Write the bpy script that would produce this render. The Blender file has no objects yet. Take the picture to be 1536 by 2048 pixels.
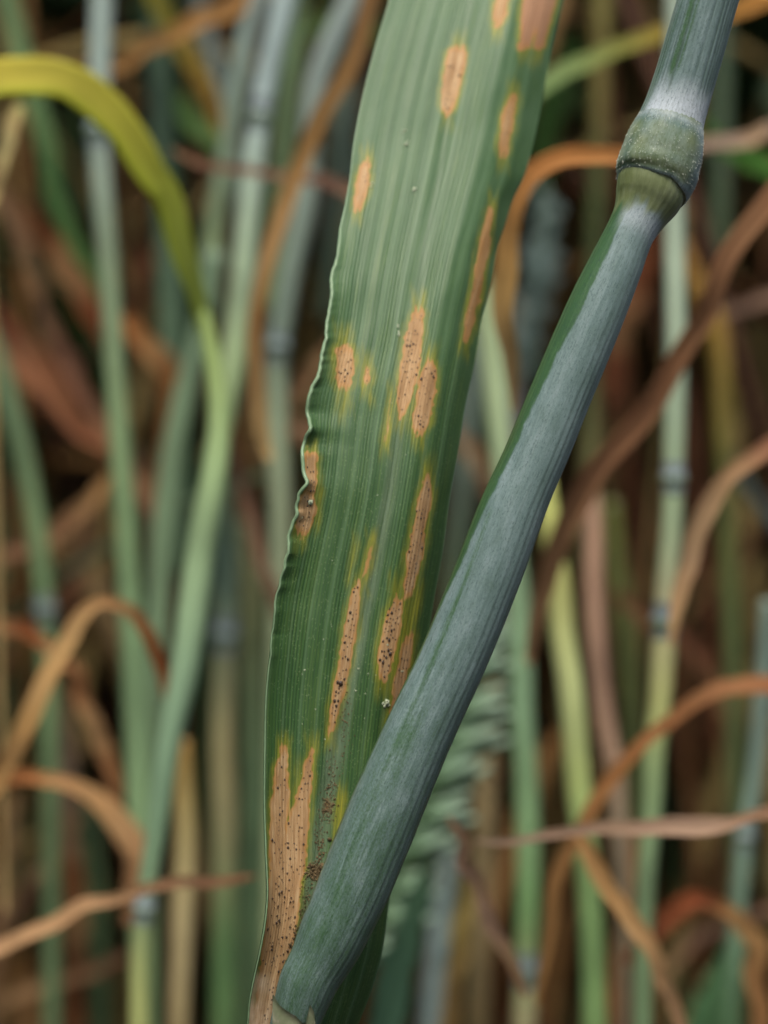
import bpy, math, random
import numpy as np
from mathutils import Vector, Matrix

random.seed(7)
rng = np.random.default_rng(11)
scene = bpy.context.scene
C = scene.collection
R = math.radians

# ------------------------------------------------------------------ camera
CAM_Z, PITCH = 0.46, -5.0
FOCUS = 0.1605
cam_d = bpy.data.cameras.new('camera')
cam = bpy.data.objects.new('camera', cam_d)
C.objects.link(cam)
cam.location = (0, 0, CAM_Z)
cam.rotation_euler = (R(90 + PITCH), 0, 0)
cam_d.sensor_fit = 'VERTICAL'
cam_d.sensor_height = 24.0
cam_d.lens = 60.0                      # half height = 0.2 x distance
cam_d.clip_start = 0.005
cam_d.clip_end = 500
cam_d.dof.use_dof = True
cam_d.dof.focus_distance = FOCUS
cam_d.dof.aperture_fstop = 17.0
scene.camera = cam

# ------------------------------------------------------------------ light
SUN_EL, SUN_AZ = 64.0, 182.0           # azimuth clockwise from +Y (north): behind the camera, to its left
w = bpy.data.worlds.new('World')
scene.world = w
w.use_nodes = True
nt = w.node_tree
bg = nt.nodes['Background']
sky = nt.nodes.new('ShaderNodeTexSky')
sky.sky_type = 'NISHITA'
sky.sun_disc = False
sky.sun_elevation = R(SUN_EL)
sky.sun_rotation = R(SUN_AZ)
sky.air_density = 1.0
sky.dust_density = 4.0
sky.ozone_density = 1.0
nt.links.new(sky.outputs[0], bg.inputs[0])
bg.inputs[1].default_value = 0.105
sun_d = bpy.data.lights.new('sun', 'SUN')
sun_d.energy = 1.5
sun_d.angle = R(15)
sun_d.color = (1.0, 0.94, 0.83)
sun = bpy.data.objects.new('sun', sun_d)
C.objects.link(sun)
az, el = R(SUN_AZ), R(SUN_EL)
sdir = Vector((math.sin(az) * math.cos(el), math.cos(az) * math.cos(el), math.sin(el)))
sun.rotation_euler = sdir.to_track_quat('Z', 'Y').to_euler()

vs = scene.view_settings
vs.view_transform = 'Standard'
vs.look = 'None'
vs.gamma = 1.0
vs.use_curve_mapping = False
vs.exposure = 0.92
scene.render.engine = 'CYCLES'
scene.cycles.use_denoising = True
scene.cycles.max_bounces = 4
scene.cycles.diffuse_bounces = 3
scene.cycles.use_adaptive_sampling = True
scene.cycles.adaptive_threshold = 0.025
scene.cycles.sample_clamp_indirect = 4.0

# ------------------------------------------------------------------ helpers
rx = R(PITCH)
FWD = np.array((0, math.cos(rx), math.sin(rx)))
UP = np.array((0, -math.sin(rx), math.cos(rx)))
RT = np.array((1.0, 0, 0))
CAMP = np.array((0, 0, CAM_Z))


def P(x, y, d):
    """point that the photograph shows at (x, y), standing d metres in front of the lens"""
    x, y, d = np.broadcast_arrays(np.asarray(x, float), np.asarray(y, float), np.asarray(d, float))
    X = (x - 768) / 1024 * 0.2 * d
    Y = (1024 - y) / 1024 * 0.2 * d
    return CAMP + X[..., None] * RT + Y[..., None] * UP + d[..., None] * FWD


def lin(c):
    c = np.asarray(c, float) / 255
    return np.where(c <= 0.04045, c / 12.92, ((c + 0.055) / 1.055) ** 2.4)


def hash2(i, j, s=0):
    n = np.sin(i * 127.1 + j * 311.7 + s * 74.7) * 43758.5453
    return n - np.floor(n)


def vnoise(x, y, s=0):
    x, y = np.broadcast_arrays(np.asarray(x, float), np.asarray(y, float))
    i, j = np.floor(x), np.floor(y)
    fx, fy = x - i, y - j
    fx, fy = fx * fx * (3 - 2 * fx), fy * fy * (3 - 2 * fy)
    a, b = hash2(i, j, s), hash2(i + 1, j, s)
    c, d = hash2(i, j + 1, s), hash2(i + 1, j + 1, s)
    return (a + (b - a) * fx) * (1 - fy) + (c + (d - c) * fx) * fy - 0.5


def sstep(a, b, x):
    t = np.clip((x - a) / (b - a), 0, 1)
    return t * t * (3 - 2 * t)


def interp(tab, y):
    t = np.asarray(tab, float)
    return np.stack([np.interp(y, t[:, 0], t[:, k]) for k in range(1, t.shape[1])], -1)


def smooth_interp(tab, y):
    """cubic Hermite (Catmull-Rom) through a table, so outlines have no kinks"""
    t = np.asarray(tab, float)
    X, Yv = t[:, 0], t[:, 1:]
    m = np.gradient(Yv, X, axis=0)
    y = np.clip(np.asarray(y, float), X[0], X[-1])
    i = np.clip(np.searchsorted(X, y, side='right') - 1, 0, len(X) - 2)
    h = (X[i + 1] - X[i])[..., None]
    s = ((y - X[i])[..., None]) / h
    return ((2 * s**3 - 3 * s**2 + 1) * Yv[i] + (s**3 - 2 * s**2 + s) * h * m[i]
            + (-2 * s**3 + 3 * s**2) * Yv[i + 1] + (s**3 - s**2) * h * m[i + 1])


def mesh_obj(name, verts, faces, mat, parent=None, attrs=None, cols=None, smooth=True, normals=None):
    verts = np.asarray(verts, float)
    faces = np.asarray(faces, np.int32)
    me = bpy.data.meshes.new(name)
    k = faces.shape[1]
    me.vertices.add(len(verts))
    me.vertices.foreach_set('co', verts.ravel())
    me.loops.add(faces.size)
    me.loops.foreach_set('vertex_index', faces.ravel())
    me.polygons.add(len(faces))
    me.polygons.foreach_set('loop_start', np.arange(0, faces.size, k, dtype=np.int32))
    me.polygons.foreach_set('loop_total', np.full(len(faces), k, np.int32))
    me.update(calc_edges=True)
    for an, av in (attrs or {}).items():
        a = me.attributes.new(an, 'FLOAT', 'POINT')
        a.data.foreach_set('value', np.asarray(av, np.float32).ravel())
    if cols is not None:
        a = me.attributes.new('tint', 'FLOAT_COLOR', 'POINT')
        cc = np.ones((len(verts), 4), np.float32)
        cc[:, :3] = cols
        a.data.foreach_set('color', cc.ravel())
    me.polygons.foreach_set('use_smooth', np.full(len(faces), smooth))
    if normals is not None:
        me.normals_split_custom_set_from_vertices(np.asarray(normals, float).tolist())
    if mat:
        me.materials.append(mat)
    o = bpy.data.objects.new(name, me)
    C.objects.link(o)
    o.parent = parent
    return o


def grid_faces(nr, nc, wrap=False):
    r = np.arange(nr - 1)[:, None]
    c = np.arange(nc if wrap else nc - 1)[None]
    a = r * nc + c
    b = r * nc + (c + 1) % nc
    return np.stack([a, b, b + nc, a + nc], -1).reshape(-1, 4)


def tag(o, label=None, cat=None, group=None, kind=None):
    for k, v in (('label', label), ('category', cat), ('group', group), ('kind', kind)):
        if v:
            o[k] = v
    return o


def empty(name, loc):
    o = bpy.data.objects.new(name, None)
    o.empty_display_size = 0.005
    C.objects.link(o)
    return o


# ------------------------------------------------------------------ materials
class N:
    def __init__(s, name):
        s.m = bpy.data.materials.new(name)
        s.m.use_nodes = True
        s.t = s.m.node_tree
        s.b = s.t.nodes['Principled BSDF']
        s.out = s.t.nodes['Material Output']

    def n(s, kind, **kw):
        x = s.t.nodes.new('ShaderNode' + kind)
        for k, v in kw.items():
            setattr(x, k, v)
        return x

    def l(s, a, b):
        s.t.links.new(a, b)

    def setin(s, sock, v):
        if hasattr(v, 'is_linked'):
            s.l(v, sock)
        else:
            sock.default_value = v

    def math(s, op, a, b=0.0, c=0.0, clamp=False):
        x = s.n('Math', operation=op, use_clamp=clamp)
        for i, v in enumerate((a, b, c)):
            s.setin(x.inputs[i], v)
        return x.outputs[0]

    def attr(s, name, out='Fac'):
        x = s.n('Attribute', attribute_name=name)
        return x.outputs[out]

    def mix(s, f, a, b, mode='MIX'):
        x = s.n('Mix', data_type='RGBA', blend_type=mode)
        s.setin(x.inputs[0], f)
        for i, v in ((6, a), (7, b)):
            if hasattr(v, 'is_linked'):
                s.l(v, x.inputs[i])
            else:
                x.inputs[i].default_value = (*v, 1) if len(v) == 3 else v
        return x.outputs[2]

    def vec(s, x, y, z=0.0):
        v = s.n('CombineXYZ')
        for i, q in enumerate((x, y, z)):
            s.setin(v.inputs[i], q)
        return v.outputs[0]

    def noise(s, vec, scale, detail=3, rough=0.55, dist=0.0):
        x = s.n('TexNoise')
        s.l(vec, x.inputs['Vector'])
        x.inputs['Scale'].default_value = scale
        x.inputs['Detail'].default_value = detail
        x.inputs['Roughness'].default_value = rough
        x.inputs['Distortion'].default_value = dist
        return x.outputs['Fac']

    def ramp(s, f, stops, interp='LINEAR'):
        x = s.n('ValToRGB')
        x.color_ramp.interpolation = interp
        e = x.color_ramp.elements
        while len(e) < len(stops):
            e.new(0.5)
        for k, (p, c) in enumerate(stops):
            e[k].position = p
            e[k].color = (*c, 1) if len(c) == 3 else c
        s.setin(x.inputs[0], f)
        return x.outputs[0]

    def maprange(s, f, a, b, c=0.0, d=1.0, smooth=True):
        x = s.n('MapRange', interpolation_type='SMOOTHSTEP' if smooth else 'LINEAR')
        s.setin(x.inputs[0], f)
        for i, v in enumerate((a, b, c, d)):
            x.inputs[i + 1].default_value = v
        return x.outputs[0]

    def bump(s, h, strength, dist, nrm=None):
        x = s.n('Bump')
        s.l(h, x.inputs['Height'])
        x.inputs['Strength'].default_value = strength
        x.inputs['Distance'].default_value = dist
        if nrm is not None:
            s.l(nrm, x.inputs['Normal'])
        return x.outputs[0]


def plant_material(name, rough, translucent, streak=0.35, spec=0.4):
    """far stems and leaves: colour from the piece, lengthwise streaks and blotches on it"""
    m = N(name)
    tint = m.attr('tint', 'Color')
    u, v = m.attr('across'), m.attr('along')
    rnd = m.n('ObjectInfo').outputs['Random']
    st = m.noise(m.vec(m.math('MULTIPLY', u, 9.0), m.math('MULTIPLY', v, 90.0), m.math('MULTIPLY', rnd, 50)), 1.0, 3)
    bl = m.noise(m.vec(m.math('MULTIPLY', u, 1.2), m.math('MULTIPLY', v, 160.0), m.math('MULTIPLY', rnd, 90)), 1.0, 3)
    f = m.math('ADD', m.math('MULTIPLY', st, streak), m.math('MULTIPLY', bl, streak * 1.3))
    f = m.math('ADD', f, 1.0 - streak * 1.15)
    col = m.mix(1.0, tint, m.vec(f, f, f), 'MULTIPLY')
    m.l(col, m.b.inputs['Base Color'])
    m.b.inputs['Roughness'].default_value = rough
    m.b.inputs['Specular IOR Level'].default_value = spec
    tr = m.n('BsdfTranslucent')
    m.l(col, tr.inputs[0])
    mx = m.n('MixShader')
    mx.inputs[0].default_value = translucent
    m.l(m.b.outputs[0], mx.inputs[1])
    m.l(tr.outputs[0], mx.inputs[2])
    m.l(mx.outputs[0], m.out.inputs[0])
    return m.m


M_GREEN = plant_material('green_plant', 0.42, 0.0, 0.5, 0.5)
M_LEAF = plant_material('living_leaf', 0.65, 0.35, 0.45, 0.2)
M_DRY = plant_material('withered_leaf', 0.75, 0.2, 0.7, 0.2)


def soil_material():
    m = N('soil')
    g = m.n('NewGeometry').outputs['Position']
    n1 = m.noise(g, 14, 6, 0.65)
    n2 = m.noise(g, 120, 5, 0.7)
    col = m.ramp(n1, [(0.3, (0.022, 0.015, 0.010)), (0.55, (0.05, 0.034, 0.022)), (0.75, (0.085, 0.06, 0.038))])
    m.l(col, m.b.inputs['Base Color'])
    m.b.inputs['Roughness'].default_value = 0.95
    h = m.math('ADD', n1, m.math('MULTIPLY', n2, 0.4))
    m.l(m.bump(h, 0.9, 0.02), m.b.inputs['Normal'])
    return m.m


# ------------------------------------------------------------------ ground
def build_ground():
    n = 121
    t = np.linspace(-1, 1, n)
    s = np.sign(t) * (np.abs(t) ** 3.2) * 60
    X, Y = np.meshgrid(s, s)
    near = np.exp(-(X**2 + Y**2) / 9)
    Z = (vnoise(X * 18, Y * 18, 3) * 0.02 + vnoise(X * 50, Y * 50, 4) * 0.009) * near - 0.006
    o = mesh_obj('soil_ground', np.stack([X, Y, Z], -1).reshape(-1, 3), grid_faces(n, n), soil_material())
    tag(o, kind='structure')


build_ground()


# ------------------------------------------------------------------ sweeps
def frames(pts):
    T = np.gradient(pts, axis=0)
    T /= np.linalg.norm(T, axis=1, keepdims=True) + 1e-12
    V = pts - CAMP
    V /= np.linalg.norm(V, axis=1, keepdims=True)
    S = np.cross(T, V)
    S /= np.linalg.norm(S, axis=1, keepdims=True) + 1e-12
    F = np.cross(S, T)
    F *= np.sign((F * -V).sum(1, keepdims=True))
    return T, S, F


def resample(rows, n):
    """Catmull-Rom through rows (each: x y w r g b), n samples by length"""
    a = np.asarray(rows, float)
    if len(a) == 2:
        a = np.vstack([a[0], a.mean(0), a[1]])
    seg = np.r_[0, np.cumsum(np.linalg.norm(np.diff(a[:, :2], axis=0), axis=1))]
    t = np.linspace(0, seg[-1], n)
    return smooth_interp(np.c_[seg, a], t), t / seg[-1]


PROF_STEM = [(math.cos(k * math.tau / 12), math.sin(k * math.tau / 12)) for k in range(12)]


def leaf_profile(curl, th):
    f, b = [], []
    for k in range(9):
        u = -1 + 2 * k / 8
        z = curl * (u * u - 0.45) - 0.12 * math.exp(-(u / 0.18) ** 2) * abs(curl) * 2
        e = th * (1 - 0.7 * u * u)
        f.append((u, z + e))
        b.append((u, z - e))
    return f + b[::-1]


def sweep(name, P3, hw, prof, cols, mat, parent=None, roll=0.0, edge=None, close=True):
    """P3 n x 3, hw half widths in metres; prof list of (side, front) in units of hw"""
    T, S, F = frames(P3)
    n = len(P3)
    roll = np.broadcast_to(np.asarray(roll, float), (n,))
    cr, sr = np.cos(roll)[:, None], np.sin(roll)[:, None]
    S2 = S * cr + F * sr
    F2 = F * cr - S * sr
    pr = np.asarray(prof, float)
    k = len(pr)
    V = P3[:, None] + hw[:, None, None] * (pr[None, :, 0, None] * S2[:, None] + pr[None, :, 1, None] * F2[:, None])
    faces = grid_faces(n, k, True)
    L = np.r_[0, np.cumsum(np.linalg.norm(np.diff(P3, axis=0), axis=1))]
    across = np.broadcast_to(pr[None, :, 0] + 0.3 * pr[None, :, 1], (n, k))
    along = np.broadcast_to(L[:, None], (n, k))
    cc = np.broadcast_to(np.asarray(cols)[:, None], (n, k, 3))
    if edge is not None:
        we = sstep(-0.2, -0.95, pr[:, 0])[None, :, None] * 0.7
        cc = cc * (1 - we) + np.asarray(edge) * we
    cc = cc.reshape(-1, 3)
    verts = V.reshape(-1, 3)
    attrs = {'across': across.reshape(-1).copy(), 'along': along.reshape(-1).copy()}
    if close:
        verts = np.vstack([verts, P3[0], P3[-1]])
        cc = np.vstack([cc, cols[0], cols[-1]])
        for q in attrs:
            attrs[q] = np.r_[attrs[q], 0, L[-1]]
        i0, i1 = n * k, n * k + 1
        caps = [(i0, (j + 1) % k, j, j) for j in range(k)] + [(i1, (n - 1) * k + j, (n - 1) * k + (j + 1) % k, (n - 1) * k + (j + 1) % k) for j in range(k)]
        tri = np.array(caps)
        # caps as thin quads (last point doubled would be degenerate): use pairs
        quads = []
        for base, c in ((0, i0), ((n - 1) * k, i1)):
            for j in range(0, k, 2):
                q = (c, base + j, base + (j + 1) % k, base + (j + 2) % k)
                quads.append(q if base else q[::-1])
        faces = np.vstack([faces, np.array(quads)])
    return mesh_obj(name, verts, faces, mat, parent, attrs, cc)


PXM = 0.2 / 1024      # metres per photo pixel per metre of distance


def hue(c, kind):
    L = float(np.dot(c, (0.2126, 0.7152, 0.0722)))
    if kind == 'd':
        return np.clip((0.82 * c + 0.18 * L) * np.array((1.0, 1.06, 0.80)), 0, 0.7)
    return np.clip((0.92 * c + 0.08 * L) * np.array((1.16, 1.15, 0.88)), 0, 0.7)


def build_item(kind, label, depth, pts, cols, nodes=(), roll=0.0, curl=None, mat=None, dd=0.0, bow=0.0, group=None, edge=None):
    """a background stem ('s') or leaf ('l' living, 'd' withered); pts in photo pixels with widths"""
    cols = [hue(lin(c), kind) for c in cols]
    tt = np.linspace(0, 1, len(pts))
    cc = np.stack([np.interp(tt, np.linspace(0, 1, len(cols)), [c[k] for c in cols]) for k in range(3)], -1) if len(cols) > 1 else np.repeat([cols[0]], len(pts), 0)
    rows = np.c_[np.asarray(pts, float), cc]
    samp, t = resample(rows, 56)
    d = depth + dd * (t - 0.5) + bow * (4 * t * (1 - t) - 0.5)
    P3 = P(samp[:, 0], samp[:, 1], d)
    hw = np.maximum(samp[:, 2], 1.0) * 0.5 * PXM * d * (0.88 if kind == 's' else 0.8)
    col = np.clip(samp[:, 3:6], 0.002, 1)
    sd = sum(map(ord, label)) % 97
    if kind != 's':
        hw = hw * (1 + 0.30 * vnoise(t * 7, 0.5, sd) + 0.16 * vnoise(t * 19, 0.5, sd + 1))
        P3 = P3 + (vnoise(t * 9, 0.5, sd + 2) * 0.0012)[:, None] * UP + (vnoise(t * 8, 0.5, sd + 3) * 0.0012)[:, None] * RT
        if kind == 'd':
            f = vnoise(t * 6, 0.5, sd + 4) + 0.6 * vnoise(t * 15, 0.5, sd + 5)
            straw = lin((172, 142, 98))
            col = col * (1 + 0.8 * f)[:, None]
            k = np.clip(vnoise(t * 5, 2.5, sd + 6) * 1.5, 0, 0.45)[:, None]
            col = np.clip(col * (1 - k) + straw * k, 0.004, 0.7)
    else:
        f = vnoise(t * 9, 0.5, sd + 4) + 0.6 * vnoise(t * 21, 0.5, sd + 5)
        col = col * (1 + 0.38 * f)[:, None]
        hw = hw * (1 + 0.12 * vnoise(t * 5, 0.5, sd + 8))
    if kind == 's':
        # a stem stands on the ground and rises above the picture
        if P3[0, 2] < P3[-1, 2]:
            P3, hw, col = P3[::-1], hw[::-1], col[::-1]
        def ext(p, dr, ztarget, n):
            out, q = [], p.copy()
            dr = dr / np.linalg.norm(dr)
            step = abs(ztarget - p[2]) / n
            for i in range(n):
                f = min(1, (i + 1) / n * 1.3)
                v = dr * (1 - f * 0.8) + np.array((0, 0, math.copysign(1, ztarget - p[2]))) * (f * 0.8)
                v = v / max(abs(v[2]), 0.35)
                q = q + v * step
                out.append(q.copy())
            return np.array(out)
        if pts[0][1] <= 0 or pts[-1][1] <= 0:
            e = ext(P3[0], P3[0] - P3[3], 0.66, 10)[::-1]
            P3 = np.vstack([e, P3]); hw = np.r_[np.linspace(hw[0] * 0.8, hw[0], 10), hw]; col = np.vstack([np.repeat(col[:1], 10, 0), col])
        if max(pts[0][1], pts[-1][1]) >= 2048:
            e = ext(P3[-1], P3[-1] - P3[-4], -0.01, 10)
            P3 = np.vstack([P3, e]); hw = np.r_[hw, np.full(10, hw[-1])]; col = np.vstack([col, np.repeat(col[-1:], 10, 0)])
        m = mat or M_GREEN
        if not nodes:
            o = sweep('wheat_stalk', P3, hw, PROF_STEM, col, m)
            root = o
        else:
            root = empty('wheat_stalk', None)
            sweep('internode', P3, hw, PROF_STEM, col, m, root)
            for (nx, ny) in nodes:
                q = P(nx, ny, depth)
                i = int(np.argmin(np.linalg.norm(P3 - q, axis=1)))
                i = min(max(i, 2), len(P3) - 3)
                tdir = P3[i + 1] - P3[i - 1]
                tdir = tdir / np.linalg.norm(tdir)
                r = hw[i]
                s = np.linspace(-1, 1, 15)
                prof_r = 1.04 + 0.22 * np.exp(-((s - 0.05) / 0.30) ** 2) - 0.05 * np.exp(-((s - 0.55) / 0.15) ** 2)
                pp = P3[i] + (s * 1.5 * r)[:, None] * tdir
                white, dark = lin((150, 166, 166)) * random.uniform(0.65, 1.0), lin((104, 124, 92))
                cw = np.where((s < 0.0)[:, None], white * (0.6 + 0.4 * np.exp(-((s + 0.25) / 0.3) ** 2))[:, None], dark)
                cw = np.where((s > 0.5)[:, None], white * 0.75, cw)
                sweep('node', pp, r * prof_r, PROF_STEM, cw, m, root)
        tag(root, label, 'stem', group or 'wheat stems behind the diseased leaf')
    else:
        # a blade that leaves the picture runs on and narrows beyond it
        for end in (0, -1):
            x_, y_ = pts[end][0], pts[end][1]
            if not (x_ < -20 or x_ > 1556 or y_ < -40 or y_ > 2090):
                continue
            if end == 0:
                P3, hw, col, t = P3[::-1], hw[::-1], col[::-1], t[::-1]
            dr = P3[-1] - P3[-3]
            dr = dr / np.linalg.norm(dr)
            q, ep = P3[-1].copy(), []
            for k in range(10):
                dr = dr + np.array((0, 0, -0.10 if y_ > 0 else 0.03))
                dr = dr / np.linalg.norm(dr)
                q = q + dr * 0.0065
                ep.append(q.copy())
            P3 = np.vstack([P3, ep])
            hw = np.r_[hw, hw[-1] * np.linspace(1, 0.3, 10)]
            col = np.vstack([col, np.repeat(col[-1:], 10, 0)])
            t = np.r_[t, np.full(10, t[-1])]
            if end == 0:
                P3, hw, col, t = P3[::-1], hw[::-1], col[::-1], t[::-1]
        curl = curl if curl is not None else (0.30 if kind == 'l' else 0.42)
        rl = roll + 0.22 * np.sin(t * 5 + len(label)) + 0.8 * vnoise(t * 5, 0.5, sd + 7) - 0.5 * frames(P3)[1][:, 2]
        o = sweep('wheat_leaf' if kind == 'l' else 'withered_leaf', P3, hw / np.maximum(np.cos(rl), 0.5), leaf_profile(curl, 0.05), col,
                  mat or (M_LEAF if kind == 'l' else M_DRY), None, rl, edge=None if edge is None else lin(edge))
        tag(o, label, 'leaf', group or ('living leaves behind the stem' if kind == 'l' else 'withered leaves behind the stem'))


exec_items = []
def I(kind, depth, label, pts, cols, **kw):
    exec_items.append((kind, depth, label, pts, cols, kw))


# --- upper left
I('s', .262, 'pale bluish stem at far left with a node under the yellow arching leaf',
  [(206, -150, 52), (204, 0, 52), (199, 150, 52), (197, 270, 50), (206, 400, 48), (216, 520, 46), (226, 680, 46), (238, 860, 48), (250, 1030, 52), (259, 1180, 54), (268, 1340, 60), (276, 1500, 62), (282, 1700, 60), (288, 2100, 58)],
  [(140, 158, 168), (140, 158, 168), (135, 152, 155), (128, 148, 132), (118, 142, 112), (112, 140, 108), (112, 142, 112), (116, 146, 116), (108, 136, 100)], nodes=[(197, 268)])
I('l', .225, 'broad yellow leaf arching down from the left edge of the picture',
  [(-160, 195, 88), (-60, 165, 92), (30, 153, 94), (120, 162, 92), (196, 206, 90), (256, 272, 86), (306, 352, 76), (346, 440, 68), (380, 540, 56), (404, 630, 46), (424, 720, 36)],
  [(184, 172, 58), (188, 176, 62), (182, 174, 60), (172, 172, 56), (154, 166, 58), (138, 156, 72), (128, 150, 86)], dd=.016, curl=0.12, edge=(160, 176, 40))
I('l', .30, 'dull green leaf slanting down beneath the yellow arch',
  [(-10, -80, 40), (25, 40, 50), (55, 150, 52), (85, 270, 52), (115, 380, 50), (152, 480, 46), (195, 580, 36), (230, 660, 22)],
  [(100, 130, 100), (110, 140, 105), (75, 112, 70), (66, 106, 56), (60, 92, 48)])
I('d', .24, 'cream dry leaf tip hanging at the left edge below the yellow arch',
  [(40, 200, 22), (28, 230, 34), (12, 290, 30), (-4, 350, 26), (-30, 450, 22)], [(205, 185, 120), (200, 178, 130), (190, 160, 110)])
I('d', .29, 'thin pinkish brown leaf crossing the left stem diagonally',
  [(-60, 270, 40), (0, 388, 44), (50, 500, 42), (95, 635, 40), (146, 750, 38), (205, 850, 34), (262, 960, 30), (315, 1060, 24)], [(118, 74, 62), (122, 78, 66), (124, 78, 64), (118, 74, 60)])
I('d', .31, 'wide reddish brown leaf at the left edge below the yellow arch',
  [(-120, 560, 90), (-10, 655, 96), (75, 745, 88), (140, 822, 66), (205, 892, 40), (250, 945, 16)], [(132, 66, 48), (134, 66, 46), (128, 64, 42), (128, 72, 44)])
I('d', .33, 'dark orange brown leaf behind the left stem at mid height',
  [(40, 400, 30), (85, 470, 50), (135, 540, 56), (190, 630, 54), (225, 700, 30)], [(110, 60, 26), (124, 62, 24), (118, 52, 24)])
I('d', .30, 'orange leaf folded right of the left stem above the brown arch',
  [(236, 636, 36), (285, 685, 56), (332, 735, 66), (345, 800, 62), (330, 900, 52), (312, 1000, 40), (300, 1080, 18)], [(164, 96, 40), (158, 98, 44), (140, 84, 36), (104, 58, 30), (84, 46, 26)])
I('d', .285, 'orange tan leaf slanting up to the right at the top left',
  [(110, 150, 26), (200, 138, 36), (300, 98, 42), (400, 48, 44), (510, -2, 44), (620, -60, 40)], [(108, 70, 40), (164, 112, 58), (170, 116, 60), (165, 110, 56)])
I('l', .305, 'ochre and lime leaf leaning at the top left of the blue stems',
  [(270, -80, 44), (310, -5, 46), (345, 65, 46), (392, 145, 44), (430, 222, 36), (450, 290, 18)], [(130, 124, 40), (128, 122, 38), (158, 126, 52), (150, 118, 50)])
I('l', .32, 'short green leaf under the ochre leaf at the top left',
  [(330, 160, 24), (360, 205, 46), (400, 260, 46), (440, 310, 34), (470, 360, 12)], [(80, 116, 64), (90, 126, 74), (84, 116, 64)])
I('s', .325, 'thin light blue stem leaning behind the orange tan leaf',
  [(380, -150, 36), (397, 0, 36), (418, 90, 36), (440, 170, 34), (470, 330, 32), (500, 520, 30), (520, 700, 30)], [(140, 158, 168), (138, 156, 164), (110, 130, 120)])
I('s', .315, 'dark grey green stem behind the yellow arching leaf',
  [(315, -150, 60), (318, 120, 60), (328, 350, 58), (341, 640, 56), (352, 900, 54), (360, 1150, 50)], [(62, 84, 72), (66, 90, 76), (84, 110, 94), (80, 106, 86)])
I('s', .285, 'bluish grey stem leaning left of the brightest blue stem',
  [(540, -150, 44), (522, -5, 44), (497, 60, 44), (476, 173, 44), (455, 300, 42), (436, 400, 44), (424, 500, 48), (415, 640, 48)], [(136, 152, 164), (132, 150, 160), (122, 142, 138), (120, 140, 114), (124, 142, 104)])
I('s', .258, 'brightest blue grey stem at the top with a whitish node',
  [(596, -150, 56), (570, 0, 58), (541, 124, 54), (521, 225, 50), (511, 300, 52), (496, 445, 54), (478, 640, 58), (463, 760, 50), (450, 850, 34), (436, 960, 14)],
  [(150, 168, 184), (150, 170, 188), (146, 164, 180), (140, 160, 160), (146, 168, 144), (152, 176, 136), (146, 168, 140)], nodes=[(522, 226)])
I('s', .30, 'soft green stem just right of the brightest blue stem',
  [(600, -150, 46), (592, 40, 48), (580, 160, 50), (565, 320, 48), (552, 460, 44), (540, 620, 40)], [(104, 130, 96), (112, 138, 104), (106, 130, 92)])
I('d', .245, 'long tan leaf crossing down from the top beside the diseased leaf',
  [(790, -140, 40), (742, -2, 42), (694, 124, 46), (626, 258, 44), (572, 394, 42), (537, 520, 42), (514, 640, 40), (508, 760, 38), (518, 850, 36), (535, 920, 26)],
  [(140, 98, 62), (150, 104, 60), (164, 116, 64), (160, 112, 62), (150, 104, 58), (160, 122, 80), (176, 140, 96)])
I('s', .275, 'grey blue stem behind the long tan leaf with a pale node below',
  [(730, -150, 50), (703, -2, 52), (660, 90, 52), (630, 180, 50), (618, 300, 46), (612, 400, 50), (585, 520, 52), (560, 668, 48), (554, 712, 46), (554, 800, 46), (554, 880, 46), (558, 965, 48), (560, 1100, 48), (556, 1400, 48), (540, 2100, 46)],
  [(150, 166, 178), (150, 166, 176), (140, 158, 160), (134, 154, 150), (146, 164, 148), (156, 170, 150), (150, 166, 136)], nodes=[(554, 714)])
I('s', .335, 'dim grey stem tucked between the tan leaf and the diseased leaf',
  [(700, -120, 44), (690, 200, 44), (676, 340, 44), (664, 500, 40), (650, 640, 38)], [(96, 114, 112), (90, 110, 104), (74, 94, 76)])
I('l', .34, 'fresh green leaf patch at the top beside the diseased leaf',
  [(590, 80, 20), (630, 55, 44), (680, 48, 50), (740, 60, 44), (800, 90, 20)], [(92, 122, 70), (96, 126, 72), (76, 108, 40)])
I('d', .25, 'thin pink brown leaf lying level left of the diseased leaf',
  [(352, 296, 8), (385, 308, 22), (440, 326, 24), (520, 344, 20), (600, 360, 24), (700, 382, 32), (800, 400, 30)], [(150, 104, 80), (118, 78, 66), (110, 74, 64), (126, 84, 76)])
# --- mid left
I('s', .29, 'grey green stem at the left edge with a bluish node low down',
  [(-60, 560, 44), (-10, 700, 44), (14, 785, 46), (44, 900, 46), (68, 1025, 46), (88, 1190, 44), (95, 1300, 42), (100, 1500, 40), (104, 2100, 38)], [(92, 118, 92), (98, 124, 98), (102, 128, 98), (100, 128, 96), (86, 108, 84)], nodes=[(90, 1215)])
I('s', .28, 'muted green stem slanting between the two left pale stems',
  [(430, 500, 46), (398, 690, 52), (375, 770, 54), (347, 900, 54), (330, 1025, 54), (318, 1190, 52), (308, 1400, 50), (300, 1600, 48), (296, 2100, 46)], [(100, 126, 110), (112, 138, 118), (114, 140, 118), (112, 138, 112)])
I('s', .232, 'pale sage stem left of the diseased leaf with a white node near the bottom',
  [(392, 560, 22), (412, 650, 36), (432, 760, 44), (438, 860, 52), (427, 960, 60), (406, 1070, 64), (388, 1200, 66), (369, 1340, 64), (337, 1490, 56), (311, 1670, 50), (288, 1822, 46), (282, 1880, 44), (279, 2100, 50)],
  [(120, 142, 76), (130, 152, 96), (142, 168, 124), (142, 170, 136), (140, 170, 144), (124, 156, 140), (118, 150, 130), (130, 150, 116), (160, 168, 112)], nodes=[(287, 1822)])
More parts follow.
